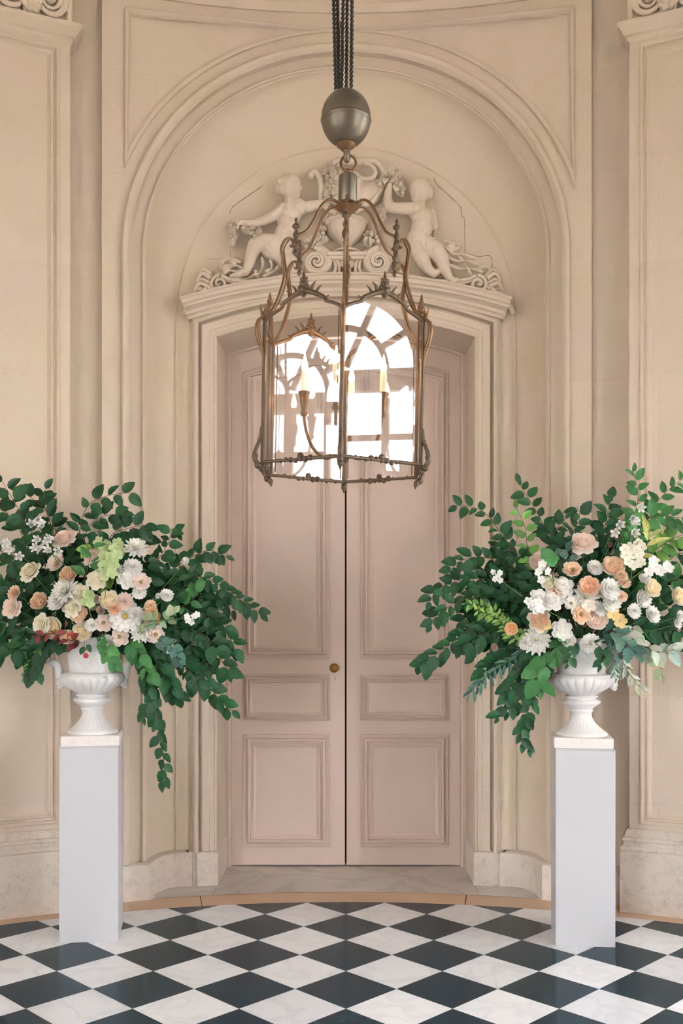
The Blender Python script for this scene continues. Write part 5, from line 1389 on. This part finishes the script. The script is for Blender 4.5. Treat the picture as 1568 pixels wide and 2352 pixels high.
b(L_, [(320, 1440), (400, 1440), (470, 1460), (510, 1520), (530, 1550)], 'drooping branch below the tiny white blossom sprig', size=34, gap=10, dep=(-.05, -.1), start=.2)
b(L_, [(300, 1450), (380, 1480), (450, 1530), (490, 1590), (532, 1632)], 'branch trailing down right to a thin tip before the door frame', size=30, gap=11, dep=(-.05, -.08), start=.25)
b(L_, [(310, 1470), (338, 1550), (358, 1640), (368, 1700), (378, 1765), (372, 1800)], 'longest trailing branch hanging far below the left urn', size=28, gap=12, dep=(-.13, -.1), start=.3, hang=.7)
b(L_, [(312, 1470), (334, 1540), (345, 1600), (330, 1650)], 'trailing branch beside the right handle of the left urn', size=30, gap=11, dep=(-.12, -.12), start=.35, hang=.7)
b(L_, [(310, 1460), (370, 1530), (400, 1580), (410, 1600)], 'dense hanging branch right of the left urn', size=36, gap=9, dep=(-.12, -.12), start=.15, hang=.6)
b(L_, [(330, 1440), (400, 1500), (450, 1560), (465, 1580)], 'dense hanging branch between the urn and the door, left side', size=36, gap=9, dep=(-.08, -.1), start=.15, hang=.6)
b(L_, [(340, 1420), (410, 1450), (460, 1500), (480, 1540)], 'leafy branch low in the dense greenery, left urn', size=38, gap=9, dep=(-.04, -.05), start=.15, hang=.5)
b(L_, [(350, 1400), (430, 1410), (480, 1440), (500, 1480)], 'leafy branch in the middle of the right greenery, left urn', size=36, gap=9, dep=(.02, .02), start=.15, hang=.4)
b(L_, [(340, 1380), (410, 1350), (450, 1350), (490, 1390)], 'leafy branch under the white rosebud', size=34, gap=9, dep=(.05, .05), start=.15)
b(L_, [(350, 1410), (400, 1400), (440, 1380), (455, 1350)], 'branch with pale undersides turned up, right of the orange ranunculus', size=32, gap=13, col='mid', dep=(-.08, -.1), start=.3)
b(L_, [(160, 1440), (90, 1440), (30, 1430), (-15, 1420)], 'broad leaved branch reaching left at the height of the urn rim', size=42, gap=11, dep=(-.12, -.1), start=.2)
b(L_, [(150, 1460), (90, 1490), (70, 1525), (85, 1545)], 'broad leaved branch hanging left of the urn bell', size=40, gap=11, dep=(-.14, -.12), start=.2, hang=.5)
b(L_, [(150, 1450), (70, 1470), (20, 1500), (-5, 1495)], 'broad leaved branch hanging down at the left photo edge', size=42, gap=11, dep=(-.14, -.12), start=.2, hang=.5)
b(L_, [(130, 1420), (60, 1350), (20, 1330), (-15, 1340)], 'leafy branch between cream rose and peach carnation, pointing left', size=34, gap=11, dep=(-.06, -.06), start=.3)
b(L_, [(130, 1400), (60, 1300), (20, 1270), (-20, 1265)], 'leafy branch behind the far left cream rose', size=34, gap=11, dep=(.03, .0), start=.3)
b(L_, [(115, 1480), (80, 1500), (62, 1540), (60, 1560)], 'small fern twig hanging below the left foliage', kind='fern', col='light', size=14, gap=5, dep=(-.14, -.12), start=.45, hang=.6, thick=.0015)
b(L_, [(340, 1470), (378, 1476), (400, 1492), (418, 1524)], 'grey green eucalyptus stem hanging beside the low white dahlia', kind='round', col='blue', size=22, gap=8, dep=(-.2, -.26), start=.62, hang=.5, name='eucalyptus_stem')
b(L_, [(235, 1470), (245, 1490), (255, 1520)], 'short twig with lobed leaves hanging over the front of the left urn', col='mid', size=32, gap=11, dep=(-.27, -.28), start=.45, hang=.9)
b(L_, [(296, 1470), (318, 1500), (335, 1530), (345, 1560)], 'light green leaves hanging over the right shoulder of the left urn', col='mid', size=32, gap=11, dep=(-.2, -.2), start=.5, hang=.7)
b(L_, [(200, 1400), (195, 1340), (205, 1290), (215, 1250)], 'light green serrated leaves in front of the second blush rose', col='mid', size=38, gap=20, dep=(-.2, -.28), start=.55)
b(L_, [(330, 1430), (370, 1425), (395, 1415), (402, 1400)], 'pale green leaf pairs right of the orange ranunculus', kind='round', col='pale', size=24, gap=11, dep=(-.25, -.28), start=.45, thick=.0018)
b(L_, [(140, 1460), (110, 1455), (85, 1460), (75, 1462)], 'dark red leaves left of the big cream garden rose', col='red', size=17, gap=11, dep=(-.24, -.26), start=.6, name='red_leaf_twig')
b(L_, [(160, 1470), (155, 1455), (150, 1445), (152, 1435)], 'dark red leaves right of the big cream garden rose', col='red', size=20, gap=11, dep=(-.28, -.3), start=.35, name='red_leaf_twig')
b(L_, [(250, 1400), (230, 1300), (215, 1260), (190, 1270)], 'light green hydrangea leaves left of the lime hydrangea head', kind='round', col='lime', size=24, gap=9, dep=(-.18, -.22), start=.5)
# berries hanging before the left urn
e = empty('berry_twig', BL.pos(195, 1470, -.02)); tag(e, 'two red berries on a twig hanging over the front of the left urn', 'berries', 'greenery in the left urn')
o0 = e.location.copy()
bp = [BL.pos(195, 1470, -.02)-o0, Wp(193, 1482, BL.y0-.26)-o0, Wp(197, 1494, BL.y0-.26)-o0, Wp(197, 1503, BL.y0-.26)-o0]
mb = MB(); mb.tube(catmull(bp, 5), .0012, 5); mb.build('stem', M['stem'], e, smooth=True)
for (x, y, r) in ((199, 1490, .006), (197, 1506, .0145)):
    mb = MB(); mb.sphere(Wp(x, y, BL.y0-.262)-o0, r, 14, 10); o = mb.build('berry', new_mat('berry_skin', .3, srgb(190, 62, 60))[0], e, smooth=True)
for (x, y, dx) in ((193, 1486, -1), (200, 1480, 1)):
    o = obj('leaf', LEAF['beech'][0], None, e); o.location = Wp(x, y, BL.y0-.26)-o0; o.rotation_mode = 'QUATERNION'; o.rotation_quaternion = leaf_frame(Vector((dx*.5, -.1, -1)), Vector((.3, -1, .2))); o.scale = (.045,)*3; o.color = GREEN['deep']

b(R_B, [(1300, 1400), (1230, 1320), (1160, 1240), (1110, 1175), (1045, 1160)], 'branch arching to the upper left tip of the right urn', size=28, gap=12, dep=(.03, .0), start=.3)
b(R_B, [(1300, 1380), (1275, 1270), (1240, 1190), (1190, 1108)], 'tall branch with paired leaves leaning left above the right urn', size=28, gap=11, dep=(.06, .03), start=.4, hang=.0)
b(R_B, [(1260, 1360), (1215, 1270), (1205, 1210), (1185, 1165)], 'thin light green sprig left of the tall leaning branch', col='light', size=26, gap=13, dep=(.0, -.04), start=.45, hang=.1)
b(R_B, [(1320, 1350), (1280, 1260), (1275, 1220), (1300, 1190)], 'leafy branch left of the topmost rose of the right urn', size=28, gap=10, dep=(.06, .05), start=.4)
b(R_B, [(1330, 1330), (1310, 1250), (1330, 1190), (1325, 1162)], 'leafy branch straight above the topmost blush rose, right urn', size=32, gap=11, dep=(.1, .06), start=.4, hang=.0)
b(R_B, [(1380, 1330), (1385, 1240), (1395, 1180), (1402, 1145)], 'upright leafy branch left of the right bellflower stalk', size=32, gap=10, dep=(.1, .08), start=.35, hang=.0)
b(R_B, [(1420, 1320), (1450, 1210), (1465, 1140), (1452, 1080)], 'tallest twig of the right urn with a lone leaf on top', col='mid', size=28, gap=11, dep=(.05, .02), start=.45, hang=.0)
b(R_B, [(1430, 1320), (1480, 1210), (1520, 1140), (1580, 1090)], 'branch rising to the right photo edge at the top of the right urn', col='mid', size=30, gap=14, dep=(.03, .0), start=.4, hang=.1)
b(R_B, [(1430, 1300), (1470, 1210), (1510, 1185), (1562, 1190)], 'branch with wide leaves pointing right below the topmost right branch', col='mid', size=32, gap=12, dep=(.0, -.04), start=.4)
b(R_B, [(1440, 1340), (1500, 1270), (1540, 1240), (1590, 1220)], 'leafy branch coloured as if sunlit at the right photo edge above the stock flowers', col='light', size=40, gap=11, dep=(.02, .0), start=.35)  # the lighter green paints window light onto this branch
b(R_B, [(1440, 1350), (1520, 1300), (1560, 1270), (1590, 1290)], 'dark leafy branch behind the stock flowers at the right edge', size=38, gap=11, dep=(.08, .06), start=.3)
b(R_B, [(1450, 1380), (1530, 1340), (1560, 1330), (1590, 1345)], 'leafy branch right of the peach centred garden rose', col='mid', size=36, gap=10, dep=(-.02, -.05), start=.3)
b(R_B, [(1280, 1390), (1190, 1310), (1110, 1280), (1055, 1290), (1030, 1320)], 'leafy branch spreading left above the middle, right urn', size=32, gap=10, dep=(.03, .0), start=.25)
b(R_B, [(1280, 1400), (1180, 1340), (1080, 1330), (1010, 1350), (985, 1385)], 'branch spreading left to the door panel, right urn', size=30, gap=10, dep=(.0, -.05), start=.25)
b(R_B, [(1280, 1410), (1170, 1380), (1090, 1370), (1020, 1400), (980, 1440)], 'branch ending in a single hanging leaf before the door, right urn', size=32, gap=11, dep=(-.03, -.08), start=.25)
b(R_B, [(1280, 1440), (1160, 1430), (1080, 1450), (1020, 1490), (962, 1532)], 'branch reaching furthest left and down across the door, right urn', size=32, gap=10, dep=(-.05, -.1), start=.25)
b(R_B, [(1270, 1450), (1170, 1440), (1100, 1460), (1060, 1485)], 'dense leafy branch low on the left of the right urn', size=36, gap=9, dep=(-.1, -.12), start=.2)
b(R_B, [(1260, 1440), (1160, 1400), (1100, 1400), (1060, 1430)], 'dense leafy branch in the middle left of the right urn', size=34, gap=9, dep=(.0, .0), start=.2)
b(R_B, [(1260, 1410), (1190, 1360), (1140, 1350), (1100, 1330)], 'dark leafy branch behind the tiny white flowers, right urn', size=34, gap=9, dep=(.06, .05), start=.2)
b(R_B, [(1240, 1380), (1200, 1320), (1160, 1280), (1140, 1250)], 'dark leafy branch left of the upper left garden rose, right urn', size=34, gap=9, dep=(.06, .05), start=.2)
b(R_B, [(1270, 1450), (1180, 1510), (1120, 1550), (1076, 1595)], 'grey eucalyptus stem hanging before the door frame, right urn', kind='long', col='blue', size=24, gap=7, dep=(-.12, -.12), start=.3, hang=.5, name='eucalyptus_stem')
b(R_B, [(1250, 1450), (1190, 1470), (1140, 1420), (1090, 1400)], 'light green fine leaved spray among the dark leaves left of the right urn', kind='fern', col='lime', size=17, gap=5, dep=(-.16, -.2), start=.35, thick=.0015)
b(R_B, [(1240, 1460), (1180, 1450), (1130, 1400), (1065, 1385)], 'fine pale spray pointing left toward the door, right urn', kind='fern', col='light', size=16, gap=5, dep=(-.15, -.2), start=.4, thick=.0015)
b(R_B, [(1270, 1470), (1220, 1560), (1185, 1610), (1140, 1650)], 'trailing branch swinging left below the right urn', size=28, gap=10, dep=(-.15, -.12), start=.2, hang=.6)
b(R_B, [(1270, 1480), (1235, 1570), (1205, 1650), (1195, 1690), (1215, 1722)], 'longest trailing branch hanging left of the right pedestal', size=28, gap=9, dep=(-.15, -.12), start=.2, hang=.6)
b(R_B, [(1260, 1470), (1200, 1530), (1170, 1580), (1165, 1600)], 'dense hanging branch left of the right urn bowl', size=34, gap=9, dep=(-.12, -.12), start=.15, hang=.6)
b(R_B, [(1270, 1460), (1180, 1490), (1130, 1520), (1110, 1545)], 'dense hanging branch above the grey eucalyptus stem', size=34, gap=9, dep=(-.06, -.08), start=.15, hang=.5)
b(R_B, [(1290, 1470), (1260, 1510), (1235, 1550), (1240, 1580)], 'light green serrated leaves hanging at the left shoulder of the right urn', col='mid', size=38, gap=11, dep=(-.2, -.2), start=.25, hang=.7)
b(R_B, [(1320, 1480), (1310, 1505), (1300, 1530)], 'short twig with small leaves over the front of the right urn', size=20, gap=9, dep=(-.27, -.25), start=.5, hang=.6)
b(R_B, [(1370, 1480), (1385, 1500), (1375, 1525)], 'pair of leaves hanging at the right of the urn bell, right urn', size=30, gap=10, dep=(-.24, -.22), start=.55, hang=.8)
b(R_B, [(1420, 1430), (1480, 1440), (1530, 1445), (1580, 1450)], 'leafy branch reaching right at the height of the urn rim, right urn', size=36, gap=10, dep=(-.1, -.1), start=.2)
b(R_B, [(1420, 1450), (1470, 1480), (1520, 1495), (1555, 1490)], 'silvery leaves coloured as if sunlit at the lower right of the right urn', col='silver', size=30, gap=10, dep=(-.16, -.18), start=.3, hang=.5)  # pale leaves, with the light falling on them put into the silver colour
b(R_B, [(1410, 1460), (1430, 1520), (1455, 1560), (1480, 1585)], 'pale eucalyptus stem hanging beside the right handle', kind='long', col='silver', size=22, gap=6, dep=(-.15, -.15), start=.3, hang=.5, name='eucalyptus_stem', thick=.0018)
b(R_B, [(1400, 1470), (1405, 1510), (1412, 1545), (1415, 1560)], 'thin grey eucalyptus twig right of the urn bell', kind='long', col='blue', size=20, gap=6, dep=(-.2, -.2), start=.3, hang=.3, name='eucalyptus_stem', thick=.0016)
b(R_B, [(1440, 1440), (1490, 1490), (1515, 1530), (1522, 1560)], 'twig with pale hanging leaf tips at the lower right, right urn', col='pale', size=24, gap=13, dep=(-.14, -.14), start=.3, hang=.7)
b(R_B, [(1400, 1450), (1430, 1470), (1450, 1490), (1460, 1500)], 'bluish broad leaves on the right rim of the right urn', col='blue', size=34, gap=9, dep=(-.2, -.2), start=.2, hang=.4)
b(R_B, [(1440, 1300), (1475, 1265), (1490, 1235), (1488, 1215)], 'yellow lily buds and leaves above the stock flowers', kind='long', col='yellow', size=44, gap=14, dep=(-.2, -.22), start=.55, hang=-.3)
b(R_B, [(1270, 1330), (1285, 1290), (1275, 1270), (1262, 1275)], 'olive leaf lying across the upper left garden rose', col='mid', size=40, gap=40, dep=(-.26, -.3), start=.75)
b(R_B, [(1310, 1340), (1310, 1290), (1300, 1265), (1290, 1262)], 'bluish ribbed leaves left of the topmost rose, right urn', kind='round', col='blue', size=22, gap=10, dep=(-.18, -.2), start=.5)
# dense leaf filling between the blooms, too tangled to count
def filler(B, ells, n, seed, label):
    rg = random.Random(seed); mb = MB(); o0 = B.mouth
    src = LEAF['beech'][0]; vs_ = [v.co.copy() for v in src.vertices]; fs_ = [tuple(p.vertices) for p in src.polygons]
    for k in range(n):
        cx, cy, rx, rz, d0, d1 = rg.choice(ells); a = rg.uniform(0, 2*pi); q = sqrt(rg.random())
        p = Wp(cx+rx*q*cos(a), cy+rz*q*sin(a), B.y0+rg.uniform(d0, d1))
        d = Vector((cos(a)+rg.uniform(-.6, .6), rg.uniform(-.5, .3), -sin(a)*.6+rg.uniform(-.7, .5))); nr = Vector((rg.uniform(-.6, .6), -1, rg.uniform(-.1, .9)))
        qf = leaf_frame(d, nr); sz = rg.uniform(.05, .085)
        mb.add([qf @ (v*sz)+p-o0 for v in vs_], fs_)
    o = mb.build('leaf_filling', M['leaf_smooth'], None, smooth=True, loc=o0); o.color = (GREEN['deep'][0]*.8, GREEN['deep'][1]*.8, GREEN['deep'][2]*.8, 1)
    tag(o, label, 'foliage', kind='stuff')
filler(BL, [(120, 1370, 120, 110, -.16, .1), (230, 1380, 130, 110, -.17, .1), (320, 1380, 110, 100, -.14, .1), (410, 1440, 80, 110, -.1, .1), (60, 1420, 70, 90, -.12, .08), (230, 1300, 110, 60, -.06, .1)], 640, 21, 'tangle of dark green leaves packed between the blooms of the left urn')
filler(BR, [(1300, 1380, 130, 100, -.17, .1), (1420, 1370, 120, 110, -.16, .1), (1200, 1420, 90, 110, -.12, .1), (1140, 1430, 80, 100, -.08, .08), (1500, 1400, 80, 90, -.12, .08), (1380, 1290, 110, 60, -.06, .1)], 640, 22, 'tangle of dark green leaves packed between the blooms of the right urn')
